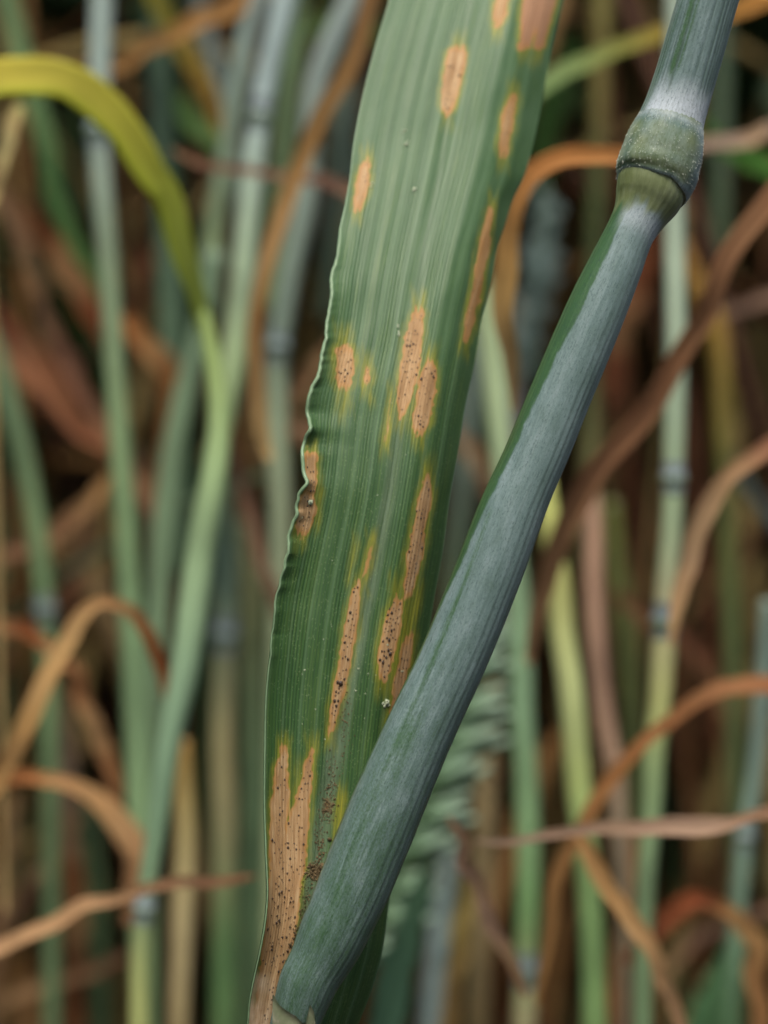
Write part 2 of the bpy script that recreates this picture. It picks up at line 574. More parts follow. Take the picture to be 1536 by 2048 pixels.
I('d', .262, 'thin brown leaf slanting behind the pale sage stem',
  [(396, 610, 22), (409, 675, 26), (434, 796, 28), (468, 900, 28), (501, 1025, 28), (546, 1170, 30), (580, 1290, 26)], [(122, 92, 78), (124, 88, 78), (126, 88, 76), (134, 96, 84)])
I('s', .30, 'dim grey green stem right of the pale sage stem',
  [(440, 960, 40), (447, 1060, 52), (452, 1200, 54), (448, 1330, 50), (444, 1470, 48), (448, 1675, 50), (447, 1850, 50), (447, 2100, 50)], [(88, 110, 98), (92, 116, 104), (120, 142, 130), (150, 146, 112), (158, 148, 120), (100, 130, 94), (92, 124, 84)], nodes=[(445, 1262)])
I('s', .325, 'olive stem half hidden behind the left margin of the diseased leaf',
  [(498, 1040, 44), (503, 1150, 56), (506, 1340, 60), (507, 1600, 60), (502, 1850, 60), (496, 2100, 60)], [(108, 112, 88), (104, 108, 80), (88, 112, 88), (88, 114, 88), (80, 108, 80)])
I('s', .27, 'cream straw stem low down between two green stems',
  [(366, 1480, 30), (367, 1550, 40), (371, 1675, 44), (365, 1820, 46), (354, 2100, 46)], [(150, 116, 60), (158, 134, 84), (172, 156, 116), (178, 162, 130), (160, 142, 110)])
I('d', .228, 'tan and orange leaf arched over at the left below the middle',
  [(-70, 1650, 44), (0, 1555, 46), (50, 1468, 46), (97, 1382, 44), (132, 1300, 44), (164, 1240, 38), (207, 1206, 28), (252, 1214, 30), (292, 1258, 36), (318, 1325, 34), (334, 1410, 24), (340, 1480, 8)],
  [(160, 112, 60), (166, 118, 66), (170, 124, 70), (176, 128, 76), (160, 92, 36), (150, 76, 20), (140, 70, 24), (120, 60, 24)], dd=.012)
I('d', .255, 'short dark orange leaf curving in at the left edge',
  [(-90, 1270, 36), (-10, 1250, 40), (45, 1262, 40), (92, 1292, 34), (125, 1340, 14)], [(150, 78, 28), (150, 76, 26), (134, 68, 26)])
I('d', .29, 'brown leaf with a tan tip pointing right at the left edge',
  [(-90, 1160, 46), (0, 1116, 48), (100, 1066, 46), (166, 1016, 44), (205, 980, 34), (228, 948, 10)], [(124, 84, 62), (126, 84, 64), (140, 96, 62), (176, 126, 74)])
I('d', .335, 'dark brown leaf hanging below the tan tipped leaf',
  [(178, 1010, 34), (166, 1080, 46), (150, 1180, 46), (140, 1290, 36), (134, 1360, 12)], [(100, 64, 48), (98, 60, 46), (84, 50, 36)])
I('d', .32, 'thin mauve brown leaf behind the left stem near the middle',
  [(250, 880, 24), (272, 925, 30), (300, 990, 32), (322, 1060, 28), (340, 1130, 10)], [(124, 84, 70), (120, 78, 66), (96, 58, 44)])
I('d', .315, 'tan leaf end touching the wavy margin of the diseased leaf',
  [(700, 680, 40), (645, 725, 46), (610, 765, 44), (582, 800, 34), (562, 830, 10)], [(160, 112, 84), (168, 118, 88), (150, 104, 70)])
I('d', .33, 'pinkish tan leaf just below the touching tan leaf end',
  [(560, 846, 16), (585, 856, 40), (625, 874, 44), (680, 900, 40)], [(160, 118, 92), (170, 124, 100), (150, 104, 84)])
# --- lower left
I('d', .245, 'orange brown leaf arching low at the left and broadening to pinkish tan',
  [(-80, 1590, 30), (0, 1566, 32), (62, 1560, 32), (137, 1570, 36), (200, 1610, 54), (248, 1660, 74), (270, 1712, 70), (264, 1780, 52), (252, 1850, 30)],
  [(140, 74, 30), (146, 80, 32), (150, 88, 40), (160, 108, 66), (174, 126, 88), (160, 110, 76), (130, 84, 60)])
I('d', .262, 'brown leaf falling from the foot of the tan arch',
  [(140, 1310, 26), (152, 1352, 34), (180, 1428, 38), (218, 1532, 40), (238, 1600, 30)], [(124, 76, 44), (126, 76, 44), (134, 86, 52)])
I('d', .218, 'pinkish tan straw slanting across the lower left corner',
  [(-90, 1930, 30), (0, 1896, 34), (83, 1856, 34), (187, 1810, 32), (258, 1788, 28), (375, 1770, 26), (460, 1762, 22), (510, 1760, 6)], [(160, 116, 88), (164, 120, 90), (158, 114, 86), (132, 86, 64), (124, 74, 46)])
I('d', .30, 'greyish pink leaf behind the foot of the tan arch',
  [(116, 1370, 30), (122, 1430, 42), (130, 1510, 42), (138, 1635, 38), (146, 1720, 26)], [(128, 104, 96), (126, 100, 92), (116, 84, 66)])
I('d', .32, 'thin purple brown leaf slanting in the lower left',
  [(160, 1620, 20), (142, 1655, 24), (85, 1738, 24), (25, 1834, 24), (-30, 1930, 22)], [(92, 58, 48), (92, 58, 52), (80, 50, 42)])
I('d', .33, 'rust brown leaf standing in the lower left',
  [(134, 1690, 30), (144, 1740, 48), (151, 1883, 50), (154, 2100, 50)], [(120, 72, 40), (122, 70, 36), (104, 60, 32)])
I('d', .30, 'tan leaf at the left edge below the low arch',
  [(24, 1580, 20), (18, 1630, 34), (10, 1730, 34), (0, 1850, 30), (-10, 2100, 30)], [(130, 96, 70), (126, 92, 70), (110, 78, 56)])
I('s', .335, 'dark green stem deep in the lower left',
  [(180, 1600, 40), (188, 1720, 44), (196, 1850, 46), (202, 2100, 46)], [(64, 84, 60), (60, 80, 58)])
I('d', .31, 'dark brown leaf lying across the lower left corner',
  [(-80, 2030, 30), (0, 2002, 32), (104, 1968, 32), (187, 1940, 28), (280, 1910, 14)], [(100, 62, 44), (100, 60, 44), (92, 54, 40)])
# --- right, upper
I('d', .212, 'orange leaf looping out from behind the node to the diseased leaf',
  [(1352, 336, 14), (1310, 324, 36), (1250, 316, 44), (1190, 311, 46), (1132, 316, 48), (1076, 345, 50), (1040, 400, 52), (1020, 470, 56), (1014, 560, 54), (1018, 650, 46), (1024, 740, 34), (1028, 820, 12)],
  [(170, 104, 44), (180, 108, 42), (182, 110, 40), (180, 108, 40), (176, 116, 52), (176, 130, 70), (166, 128, 78), (150, 120, 84)])
I('d', .255, 'pinkish grey leaf running level at the right edge beside the node',
  [(1330, 305, 26), (1410, 292, 32), (1480, 279, 34), (1540, 262, 36), (1640, 236, 34)], [(140, 112, 106), (144, 114, 110), (140, 110, 108)])
I('s', .268, 'pale green stem between the diseased leaf and the bare stem',
  [(930, 350, 40), (950, 520, 44), (963, 600, 48), (976, 670, 50), (990, 768, 52), (1000, 870, 52), (1012, 1000, 52), (1030, 1150, 54), (1040, 1260, 54), (1044, 1450, 54), (1050, 1520, 54), (1055, 1680, 54), (1055, 1840, 52), (1052, 1935, 50), (1048, 2100, 54)],
  [(140, 160, 134), (150, 170, 140), (156, 176, 148), (150, 172, 146), (132, 164, 140), (126, 162, 138), (120, 156, 124), (116, 152, 104), (170, 158, 134)], nodes=[(1053, 1925)])
I('s', .235, 'pale blue green stem at right with a white node near the middle',
  [(1352, -150, 48), (1350, 150, 48), (1348, 416, 50), (1350, 540, 50), (1351, 664, 50), (1351, 788, 50), (1348, 900, 50), (1347, 965, 48), (1343, 1060, 46), (1336, 1140, 46), (1331, 1223, 52), (1326, 1305, 54), (1316, 1446, 50), (1309, 1500, 50), (1304, 1622, 46), (1294, 1731, 46), (1288, 1840, 44), (1284, 2100, 44)],
  [(140, 156, 156), (146, 164, 160), (146, 164, 158), (140, 160, 150), (138, 160, 140), (144, 160, 140), (172, 164, 136), (160, 168, 116), (130, 156, 120), (124, 152, 122), (110, 138, 110)], nodes=[(1347, 962), (1331, 1228)])
I('d', .222, 'long brown leaf slanting from the right edge down behind the bare stem',
  [(1660, 260, 50), (1540, 418, 54), (1440, 560, 54), (1382, 676, 54), (1330, 762, 54), (1250, 878, 58), (1195, 950, 58), (1150, 1034, 58), (1108, 1118, 50), (1076, 1222, 42), (1062, 1320, 20)],
  [(176, 118, 90), (176, 118, 88), (172, 116, 86), (168, 110, 82), (170, 114, 86), (172, 116, 88), (166, 114, 88), (160, 112, 90)], dd=.03, roll=.35)
I('s', .30, 'yellow and olive stem right of the pale blue green stem',
  [(1360, 480, 30), (1390, 562, 44), (1428, 645, 50), (1442, 730, 48), (1446, 860, 44), (1450, 940, 42), (1455, 1100, 42), (1463, 1264, 42), (1467, 1450, 42), (1470, 1600, 40), (1474, 2100, 38)],
  [(150, 104, 30), (158, 120, 44), (130, 112, 50), (98, 100, 50), (80, 92, 56), (74, 86, 56), (64, 78, 54)])
I('d', .31, 'thin pinkish brown leaf at the right edge above the middle',
  [(1380, 640, 12), (1463, 623, 24), (1540, 598, 28), (1640, 560, 28)], [(108, 78, 70), (120, 88, 82), (120, 88, 84)])
I('l', .32, 'bright green leaf at the right edge beside the node',
  [(1400, 240, 12), (1440, 282, 34), (1490, 312, 44), (1545, 344, 46), (1640, 400, 40)], [(60, 106, 40), (60, 112, 36), (62, 112, 36)])
I('l', .262, 'green and yellow leaf reaching from the diseased leaf to the upper sheath',
  [(1010, 220, 30), (1060, 186, 38), (1105, 164, 42), (1172, 130, 42), (1242, 98, 40), (1313, 72, 38), (1400, 40, 40), (1480, 14, 44), (1580, -30, 44)], [(112, 142, 98), (118, 146, 100), (122, 140, 84), (144, 132, 44), (166, 118, 50), (170, 116, 52)])
I('s', .315, 'olive tan stem above the looping orange leaf',
  [(1206, -150, 44), (1203, 0, 44), (1200, 140, 40), (1198, 240, 38), (1195, 340, 38), (1188, 500, 36), (1184, 700, 36), (1182, 860, 38), (1178, 1000, 38), (1176, 1150, 36)], [(120, 112, 50), (118, 110, 60), (128, 112, 60), (92, 98, 54), (70, 82, 46), (80, 88, 52), (112, 108, 74), (100, 94, 62)])
I('d', .325, 'tan leaf end at the top right beside the diseased leaf',
  [(1120, -90, 40), (1116, 0, 42), (1108, 60, 36), (1098, 130, 12)], [(174, 130, 88), (172, 128, 88), (140, 110, 60)])
I('s', .34, 'dim grey green stem at right above the pale blue green stem',
  [(1440, -150, 44), (1442, 160, 44), (1440, 400, 42), (1436, 560, 40)], [(64, 82, 66), (70, 88, 72), (60, 76, 56)])
I('l', .335, 'dark green leaf behind the top of the diseased leaf at right',
  [(1150, 60, 30), (1118, 160, 54), (1090, 260, 60), (1080, 360, 50), (1090, 460, 20)], [(50, 86, 36), (52, 88, 36), (50, 80, 34)])
I('d', .335, 'dull rust leaf behind the bare stem below its node',
  [(1310, 450, 40), (1285, 540, 60), (1250, 640, 60), (1225, 740, 50), (1205, 840, 20)], [(112, 58, 30), (110, 54, 28), (90, 46, 26)])
I('s', .33, 'greyish lilac stem behind the looping orange leaf',
  [(1040, 600, 30), (1034, 740, 36), (1026, 860, 38), (1016, 1000, 38), (1005, 1150, 38), (990, 1300, 36)], [(150, 152, 150), (148, 146, 156), (142, 138, 146), (120, 124, 120)])
I('s', .345, 'bluish grey stem hugging the right margin of the diseased leaf',
  [(950, 640, 36), (940, 780, 44), (930, 900, 46), (922, 1020, 46), (905, 1150, 46), (890, 1350, 44)], [(126, 146, 146), (124, 142, 144), (104, 124, 112), (96, 112, 80)])
I('d', .325, 'pinkish brown leaf between the diseased leaf and the bare stem',
  [(900, 850, 20), (928, 890, 34), (955, 930, 38), (985, 980, 34), (1010, 1040, 12)], [(160, 118, 90), (156, 116, 94), (140, 100, 80)])
# --- right, lower
I('d', .218, 'pinkish tan leaf curving down from the right edge to the pale stem',
  [(1680, 830, 44), (1540, 902, 46), (1482, 940, 46), (1434, 988, 50), (1405, 1050, 56), (1384, 1107, 54), (1360, 1172, 44), (1344, 1232, 30), (1336, 1290, 10)], [(150, 96, 76), (146, 96, 76), (150, 112, 94), (158, 122, 102), (166, 124, 94), (166, 130, 98)])
I('s', .262, 'pinkish straw stem in the middle of the right side',
  [(1180, 960, 30), (1186, 1030, 40), (1187, 1180, 42), (1198, 1347, 44), (1212, 1460, 44), (1230, 1545, 42), (1238, 1640, 36), (1243, 1720, 34), (1250, 2100, 34)], [(156, 124, 110), (158, 124, 114), (154, 122, 112), (158, 128, 116), (150, 136, 126), (110, 92, 78)])
I('s', .246, 'cream green stem crossing below the long brown leaf',
  [(1090, 960, 36), (1100, 1040, 44), (1106, 1095, 46), (1118, 1165, 50), (1124, 1264, 56), (1140, 1368, 58), (1148, 1450, 58), (1156, 1560, 56), (1164, 1640, 54), (1174, 1735, 54), (1184, 1894, 56), (1191, 2100, 56)],
  [(176, 182, 110), (190, 196, 122), (178, 180, 116), (174, 182, 130), (172, 184, 138), (166, 182, 120), (140, 168, 112), (116, 152, 104), (118, 150, 100)])
I('s', .31, 'dark olive stem between the pinkish straw and the pale stem',
  [(1222, 1000, 36), (1232, 1120, 44), (1252, 1264, 48), (1264, 1450, 48), (1270, 1600, 46), (1276, 2100, 44)], [(86, 92, 40), (74, 82, 44), (64, 74, 44), (52, 62, 38)])
I('d', .30, 'thin dark brown leaf slanting behind the pale stem',
  [(1230, 1180, 14), (1254, 1204, 24), (1294, 1236, 26), (1376, 1286, 28), (1418, 1350, 26), (1450, 1430, 14)], [(112, 66, 48), (110, 62, 44), (112, 66, 42)])
I('d', .225, 'orange brown leaf arching from the right edge down across three stems',
  [(1680, 1400, 40), (1540, 1374, 44), (1462, 1378, 42), (1391, 1404, 36), (1326, 1449, 36), (1261, 1509, 40), (1206, 1580, 44), (1168, 1645, 42), (1130, 1722, 40), (1097, 1826, 36), (1076, 1928, 26), (1066, 2000, 8)],
  [(126, 62, 28), (132, 68, 32), (140, 78, 36), (148, 88, 42), (150, 96, 50), (150, 100, 54), (156, 108, 60), (150, 100, 54)])
I('d', .208, 'pinkish twisted leaf running level across the lower right',
  [(955, 1692, 6), (985, 1694, 14), (1028, 1690, 18), (1092, 1672, 24), (1190, 1660, 32), (1299, 1651, 40), (1390, 1654, 46), (1440, 1650, 38), (1489, 1641, 26), (1540, 1633, 34), (1680, 1610, 36)], [(160, 128, 118), (150, 118, 110), (148, 112, 102), (154, 118, 108), (158, 122, 112), (140, 98, 78), (140, 100, 82)])
I('d', .214, 'narrow pinkish brown leaf slanting right of the lower bare stem',
  [(902, 1632, 8), (914, 1662, 26), (936, 1722, 38), (967, 1798, 38), (994, 1862, 36), (1027, 1935, 30), (1050, 1990, 12)], [(152, 104, 80), (152, 112, 96), (150, 114, 104), (132, 96, 82), (110, 78, 64)])
I('d', .216, 'tan leaf slanting down to the bottom edge right of the cream green stem',
  [(1150, 1650, 14), (1176, 1700, 42), (1218, 1777, 48), (1272, 1858, 46), (1326, 1962, 36), (1372, 2070, 32), (1420, 2180, 28)], [(160, 112, 66), (172, 124, 78), (170, 122, 80), (150, 108, 84), (140, 100, 84)])
I('d', .24, 'rust leaf arched over in the lower right corner with a tan limb',
  [(1262, 1930, 30), (1286, 1884, 54), (1320, 1846, 62), (1370, 1815, 58), (1419, 1808, 44), (1458, 1826, 44), (1490, 1868, 52), (1513, 1950, 50), (1520, 2100, 46)], [(126, 60, 28), (140, 68, 30), (140, 66, 28), (144, 72, 34), (176, 128, 78), (168, 116, 70), (130, 84, 50)])
I('s', .262, 'bluish green stem at the right edge of the lower half',
  [(1536, 1200, 36), (1524, 1400, 38), (1511, 1540, 38), (1490, 1676, 38), (1479, 1785, 40), (1470, 1900, 42), (1452, 2100, 44)], [(96, 116, 118), (108, 130, 134), (104, 128, 126), (98, 124, 114), (74, 112, 80)], nodes=[(1490, 1680)])
I('l', .29, 'dull green leaf in the lower right corner under the rust arch',
  [(1490, 1840, 30), (1466, 1896, 54), (1430, 1976, 66), (1404, 2060, 70), (1380, 2180, 60)], [(66, 104, 70), (76, 116, 86), (70, 110, 80)])
I('s', .30, 'tan straw stem right of the blurred ear',
  [(985, 1330, 30), (978, 1430, 44), (972, 1520, 48), (967, 1731, 50), (960, 1900, 48), (955, 2100, 48)], [(140, 112, 80), (134, 112, 86), (130, 114, 88), (128, 112, 88), (110, 94, 66)])
I('s', .31, 'bluish stem at the bottom right of the lower bare stem',
  [(900, 1700, 36), (886, 1815, 44), (872, 1930, 46), (858, 2100, 46)], [(120, 140, 150), (122, 142, 158), (116, 134, 148)])
I('d', .29, 'mustard leaf at the bottom between the bluish stem and the tan straw',
  [(940, 1740, 16), (930, 1810, 38), (914, 1930, 44), (900, 2060, 44), (880, 2200, 40)], [(150, 130, 70), (152, 122, 60), (140, 96, 56)])
I('l', .25, 'dark teal leaf at the bottom behind the base of the diseased leaf',
  [(850, 1720, 20), (826, 1830, 62), (800, 1930, 84), (776, 2040, 92), (750, 2200, 90)], [(58, 88, 72), (56, 88, 76), (52, 82, 72)])
I('d', .30, 'brown leaf behind the pale stem low on the right',
  [(1230, 1560, 14), (1250, 1650, 34), (1268, 1780, 38), (1240, 1900, 40), (1222, 2060, 40), (1210, 2200, 36)], [(110, 66, 40), (116, 70, 40), (130, 80, 42), (120, 74, 40)])
I('d', .31, 'mauve brown leaf deep in the lower right',
  [(1290, 1990, 14), (1340, 1930, 26), (1400, 1880, 28), (1470, 1850, 26), (1600, 1800, 26)], [(112, 80, 66), (104, 72, 64), (96, 66, 56)])
I('s', .315, 'teal thin stem leaning at the right edge near the middle',
  [(1640, 1190, 30), (1540, 1038, 32), (1492, 972, 30), (1450, 900, 26)], [(56, 68, 72), (62, 76, 80), (50, 60, 60)])

for (kind, depth, label, pts, cols, kw) in exec_items:
    build_item(kind, label, depth, pts, cols, **kw)


# ------------------------------------------------------------------ blurred ears
def spikelet_mesh():
    vs, fs, across, along = [], [], [], []
    def husk(cx, cz, L, wd, tilt):
        b = len(vs)
        nr, nc = 8, 8
        for i in range(nr):
            t = i / (nr - 1)
            r = wd * (math.sin(math.pi * (0.06 + 0.9 * t ** 0.8)) ** 0.8) * (1 if i < nr - 1 else 0.15)
            for j in range(nc):
                a = j * math.tau / nc
                vs.append((cx + tilt * t * L + r * math.cos(a), t * L, cz + r * 0.7 * math.sin(a)))
                across.append(math.cos(a)); along.append(t * L)
        for i in range(nr - 1):
            for j in range(nc):
                fs.append((b + i * nc + j, b + i * nc + (j + 1) % nc, b + (i + 1) * nc + (j + 1) % nc, b + (i + 1) * nc + j))
    husk(-0.22, 0, 1.0, 0.20, -0.12)
    husk(0.22, 0, 0.95, 0.20, 0.16)
    husk(0.0, 0.14, 0.9, 0.20, 0.02)
    return np.array(vs), np.array(fs), across, along


SPK = spikelet_mesh()


def build_ear(label, depth, axis, n, size, base_col, tip_col, angle):
    root = empty('wheat_ear', None)
    rows, _ = resample([(x, y, 10, 0, 0, 0) for x, y in axis], 40)
    P3 = P(rows[:, 0], rows[:, 1], depth)
    sweep('rachis', P3, np.full(40, 7 * PXM * depth), PROF_STEM, np.repeat([lin((110, 132, 96))], 40, 0), M_GREEN, root)
    T, S, F = frames(P3)
    if T[0, 2] < 0:
        T, S = -T, -S
    v, f, ac, al = SPK
    me = None
    for k in range(n):
        i = int((k + 0.5) / n * 39)
        side = 1 if k % 2 else -1
        s = size * PXM * depth * (0.9 + 0.2 * random.random()) * (0.75 + 0.25 * math.sin(math.pi * (k + 1) / (n + 1)))
        an = angle + random.uniform(-0.22, 0.22)
        s *= random.uniform(0.85, 1.15)
        dirv = T[i] * math.cos(an) + S[i] * side * math.sin(an) + F[i] * random.uniform(-0.05, 0.35)
        dirv /= np.linalg.norm(dirv)
        fr = F[i] - dirv * F[i].dot(dirv)
        fr /= np.linalg.norm(fr)
        sx = np.cross(dirv, fr)
        if me is None:
            cc = lin(base_col) * (1 - np.array(al)[:, None]) + lin(tip_col) * np.array(al)[:, None]
            o = mesh_obj('spikelet', v, f, M_GREEN, root, {'across': ac, 'along': np.array(al) * 0.01}, cc)
            me = o.data
        else:
            o = bpy.data.objects.new('spikelet', me)
            C.objects.link(o)
            o.parent = root
        sx = sx * 0.62
        o.matrix_world = Matrix(((sx[0] * s, dirv[0] * s, fr[0] * s, P3[i][0] + F[i][0] * .0008), (sx[1] * s, dirv[1] * s, fr[1] * s, P3[i][1] + F[i][1] * .0008), (sx[2] * s, dirv[2] * s, fr[2] * s, P3[i][2] + F[i][2] * .0008), (0, 0, 0, 1)))
    tag(root, label, 'ear', 'wheat ears out of focus')


build_ear('blurred blue green ear showing its spikelets beside the lower bare stem', .268,
          [(715, 1930), (780, 1790), (848, 1620), (908, 1440), (960, 1250)], 19, 124, (70, 102, 58), (146, 172, 148), R(46))
build_ear('blurred greyish blue ear standing between the looping orange leaf and the bare stem', .325,
          [(1046, 760), (1058, 660), (1072, 560), (1084, 470), (1092, 400)], 14, 66, (104, 126, 104), (134, 154, 150), R(26))


# ------------------------------------------------------------------ the rest of the field
def build_field():
    V, Fc, Cc, Ac, Al = [], [], [], [], []
    off = 0
    greens = [(98, 124, 96), (84, 112, 78), (120, 140, 120), (70, 98, 60), (92, 118, 66), (128, 146, 150)]
    browns = [(120, 74, 44), (96, 58, 36), (146, 100, 58), (84, 50, 36), (150, 116, 80), (110, 62, 34)]

    def ring(pts, a, b, nrm, col, k):
        nonlocal off
        n = len(pts)
        T = np.gradient(pts, axis=0)
        T /= np.linalg.norm(T, axis=1, keepdims=True)
        S = np.cross(T, nrm)
        S /= np.linalg.norm(S, axis=1, keepdims=True) + 1e-9
        B = np.cross(S, T)
        ang = np.arange(k) * math.tau / k
        v = pts[:, None] + a[:, None, None] * np.cos(ang)[None, :, None] * S[:, None] + b[:, None, None] * np.sin(ang)[None, :, None] * B[:, None]
        V.append(v.reshape(-1, 3))
        Fc.append(grid_faces(n, k, True) + off)
        off += n * k
        col = col * np.array((0.38, 0.42, 0.30))  # field plants darkened: the canopy's shade is put into their colour
        Cc.append(np.repeat(col[:, None], k, 1).reshape(-1, 3))
        Ac.append(np.tile(np.cos(ang), n))
        L = np.r_[0, np.cumsum(np.linalg.norm(np.diff(pts, axis=0), axis=1))]
        Al.append(np.repeat(L, k))

    def plant(x, y):
        h = rng.uniform(0.62, 0.86)
        lean = rng.normal(0, 0.10, 2)
        t = np.linspace(0, 1, 9)
        pts = np.stack([x + lean[0] * h * t ** 1.6, y + lean[1] * h * t ** 1.6, h * t - 0.01], -1)
        r = 0.0019 * (1 - 0.35 * t) * rng.uniform(0.85, 1.2)
        g = lin(greens[rng.integers(len(greens))])
        br = lin(browns[rng.integers(len(browns))])
        f = sstep(0.05, 0.4, t)[:, None]
        col = (br * 0.4 + g * 0.6) * (1 - f) + g * f
        if rng.random() < 0.2:
            col = np.repeat([lin((160, 140, 104))], 9, 0)
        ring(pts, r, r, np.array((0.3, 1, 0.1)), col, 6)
        if rng.random() < 0.8:      # ear
            tt = np.linspace(0, 1, 6)
            dv = pts[-1] - pts[-2]
            dv /= np.linalg.norm(dv)
            pe = pts[-1] + dv * 0.085 * tt[:, None]
            re = 0.006 * np.sin(math.pi * (0.12 + 0.8 * tt))
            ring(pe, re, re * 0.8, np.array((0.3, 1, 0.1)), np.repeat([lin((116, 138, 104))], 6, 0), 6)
        for q in range(rng.integers(4, 7)):
            hf = rng.uniform(0.06, 0.92)
            dead = rng.random() < (0.95 if hf < 0.55 else 0.25)
            i = hf * 8
            p0 = np.array([np.interp(i, range(9), pts[:, k]) for k in range(3)])
            a = rng.uniform(0, math.tau)
            L = rng.uniform(0.10, 0.22)
            n = 7
            s = np.linspace(0, 1, n)
            droop = rng.uniform(0.8, 2.2) if dead else rng.uniform(0.2, 1.2)
            out = L * (0.75 * s if dead else 0.8 * s)
            z = L * (0.7 * s - droop * s ** 2)
            tw = rng.normal(0, 0.25)
            pl = p0 + np.stack([np.cos(a + tw * s) * out, np.sin(a + tw * s) * out, z], -1)
            pl[:, 2] = np.maximum(pl[:, 2], 0.002)
            wd = (0.0032 if dead else 0.0055) * np.sin(math.pi * (0.2 + 0.78 * s)) + 0.0002
            cb = lin(browns[rng.integers(len(browns))]) if dead else lin(greens[rng.integers(5)])
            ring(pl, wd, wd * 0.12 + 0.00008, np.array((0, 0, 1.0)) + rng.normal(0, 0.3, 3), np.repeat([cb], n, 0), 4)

    # in front of the lens the field goes on behind the things built one by one
    cnt = 0
    while cnt < 1300:
        x, y = rng.uniform(-0.62, 0.62), rng.uniform(0.375, 1.75)
        if abs(x) < 0.05 + 0.26 * y:
            plant(x, y)
            cnt += 1
    # and on both sides and behind, round an unseen clearing shaped to admit light
    cnt = 0
    while cnt < 1700:
        x, y = rng.uniform(-1.3, 1.3), rng.uniform(-1.2, 1.7)
        inside = abs(x) < 0.05 + 0.26 * y and y > 0
        clear = ((x - 0.08) / 0.33) ** 2 + ((y + 0.05) / 0.45) ** 2 < 1
        if not inside and not clear:
            plant(x, y)
            cnt += 1
    # dead lower leaves hanging close behind the stems
    for _ in range(1100):
        y = rng.uniform(0.35, 0.62)
        x = rng.uniform(-1, 1) * (0.03 + 0.2 * y)
        z0 = rng.uniform(0.28, 0.56)
        L = rng.uniform(0.05, 0.16)
        a = rng.uniform(0, math.tau)
        q = np.linspace(0, 1, 8)
        rise, droop = rng.uniform(-0.6, 0.9), rng.uniform(0.2, 1.8)
        sp = rng.uniform(0.15, 0.7)
        pl = np.stack([x + math.cos(a) * L * sp * q, y + math.sin(a) * L * 0.4 * q, z0 + L * (rise * q - droop * q * q)], -1)
        wd = rng.uniform(0.0006, 0.0019) * np.sin(math.pi * (0.15 + 0.83 * q)) + 0.0002
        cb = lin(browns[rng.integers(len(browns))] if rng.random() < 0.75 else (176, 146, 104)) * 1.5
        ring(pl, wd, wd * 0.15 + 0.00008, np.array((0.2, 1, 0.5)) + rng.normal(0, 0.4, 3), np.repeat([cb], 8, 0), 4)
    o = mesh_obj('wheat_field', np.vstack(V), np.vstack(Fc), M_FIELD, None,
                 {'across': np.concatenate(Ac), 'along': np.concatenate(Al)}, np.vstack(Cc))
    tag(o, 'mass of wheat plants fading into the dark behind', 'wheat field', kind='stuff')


M_FIELD = plant_material('field_plants', 0.65, 0.12, 0.35, 0.3)
build_field()


# ------------------------------------------------------------------ the diseased leaf
LEFT = [(-420, 905), (-200, 842), (0, 780), (100, 750), (200, 725), (300, 707), (350, 702), (400, 694), (450, 684), (500, 677), (530, 671), (560, 665), (600, 665),
        (640, 656), (665, 656), (690, 651), (715, 645), (746, 640), (777, 625), (800, 619), (824, 615), (843, 620), (855, 622), (870, 616), (886, 611),
        (910, 607), (930, 607), (950, 610), (965, 617), (985, 602), (1010, 594), (1030, 596), (1050, 587), (1075, 580), (1100, 576), (1125, 574), (1150, 568), (1175, 560),
        (1200, 555), (1230, 552), (1260, 547), (1300, 544), (1350, 538), (1400, 534), (1500, 532), (1600, 531), (1700, 534), (1800, 537), (1850, 532), (1900, 523), (1950, 512), (2000, 502), (2048, 498), (2200, 486)]
RIGHT = [(-420, 1210), (-200, 1168), (0, 1126), (100, 1103), (200, 1084), (300, 1063), (350, 1049), (400, 1026), (450, 1010), (500, 994), (560, 984), (600, 974), (640, 964), (700, 954), (760, 942),
         (800, 933), (900, 917), (1000, 899), (1100, 886), (1200, 868), (1400, 838), (1600, 808), (1750, 786), (1840, 774), (1900, 765), (1950, 752), (2000, 736), (2048, 717), (2200, 650)]


def leaf_left(y):
    base = smooth_interp(LEFT, y)[..., 0]
    fine = (vnoise(y / 17.0, 0.5, 21) * 7.0 + vnoise(y / 9.0, 3.5, 22) * 3.0) * sstep(330, 480, y) * (1 - sstep(1180, 1420, y))
    return base + fine


def leaf_right(y):
    return smooth_interp(RIGHT, y)[..., 0]


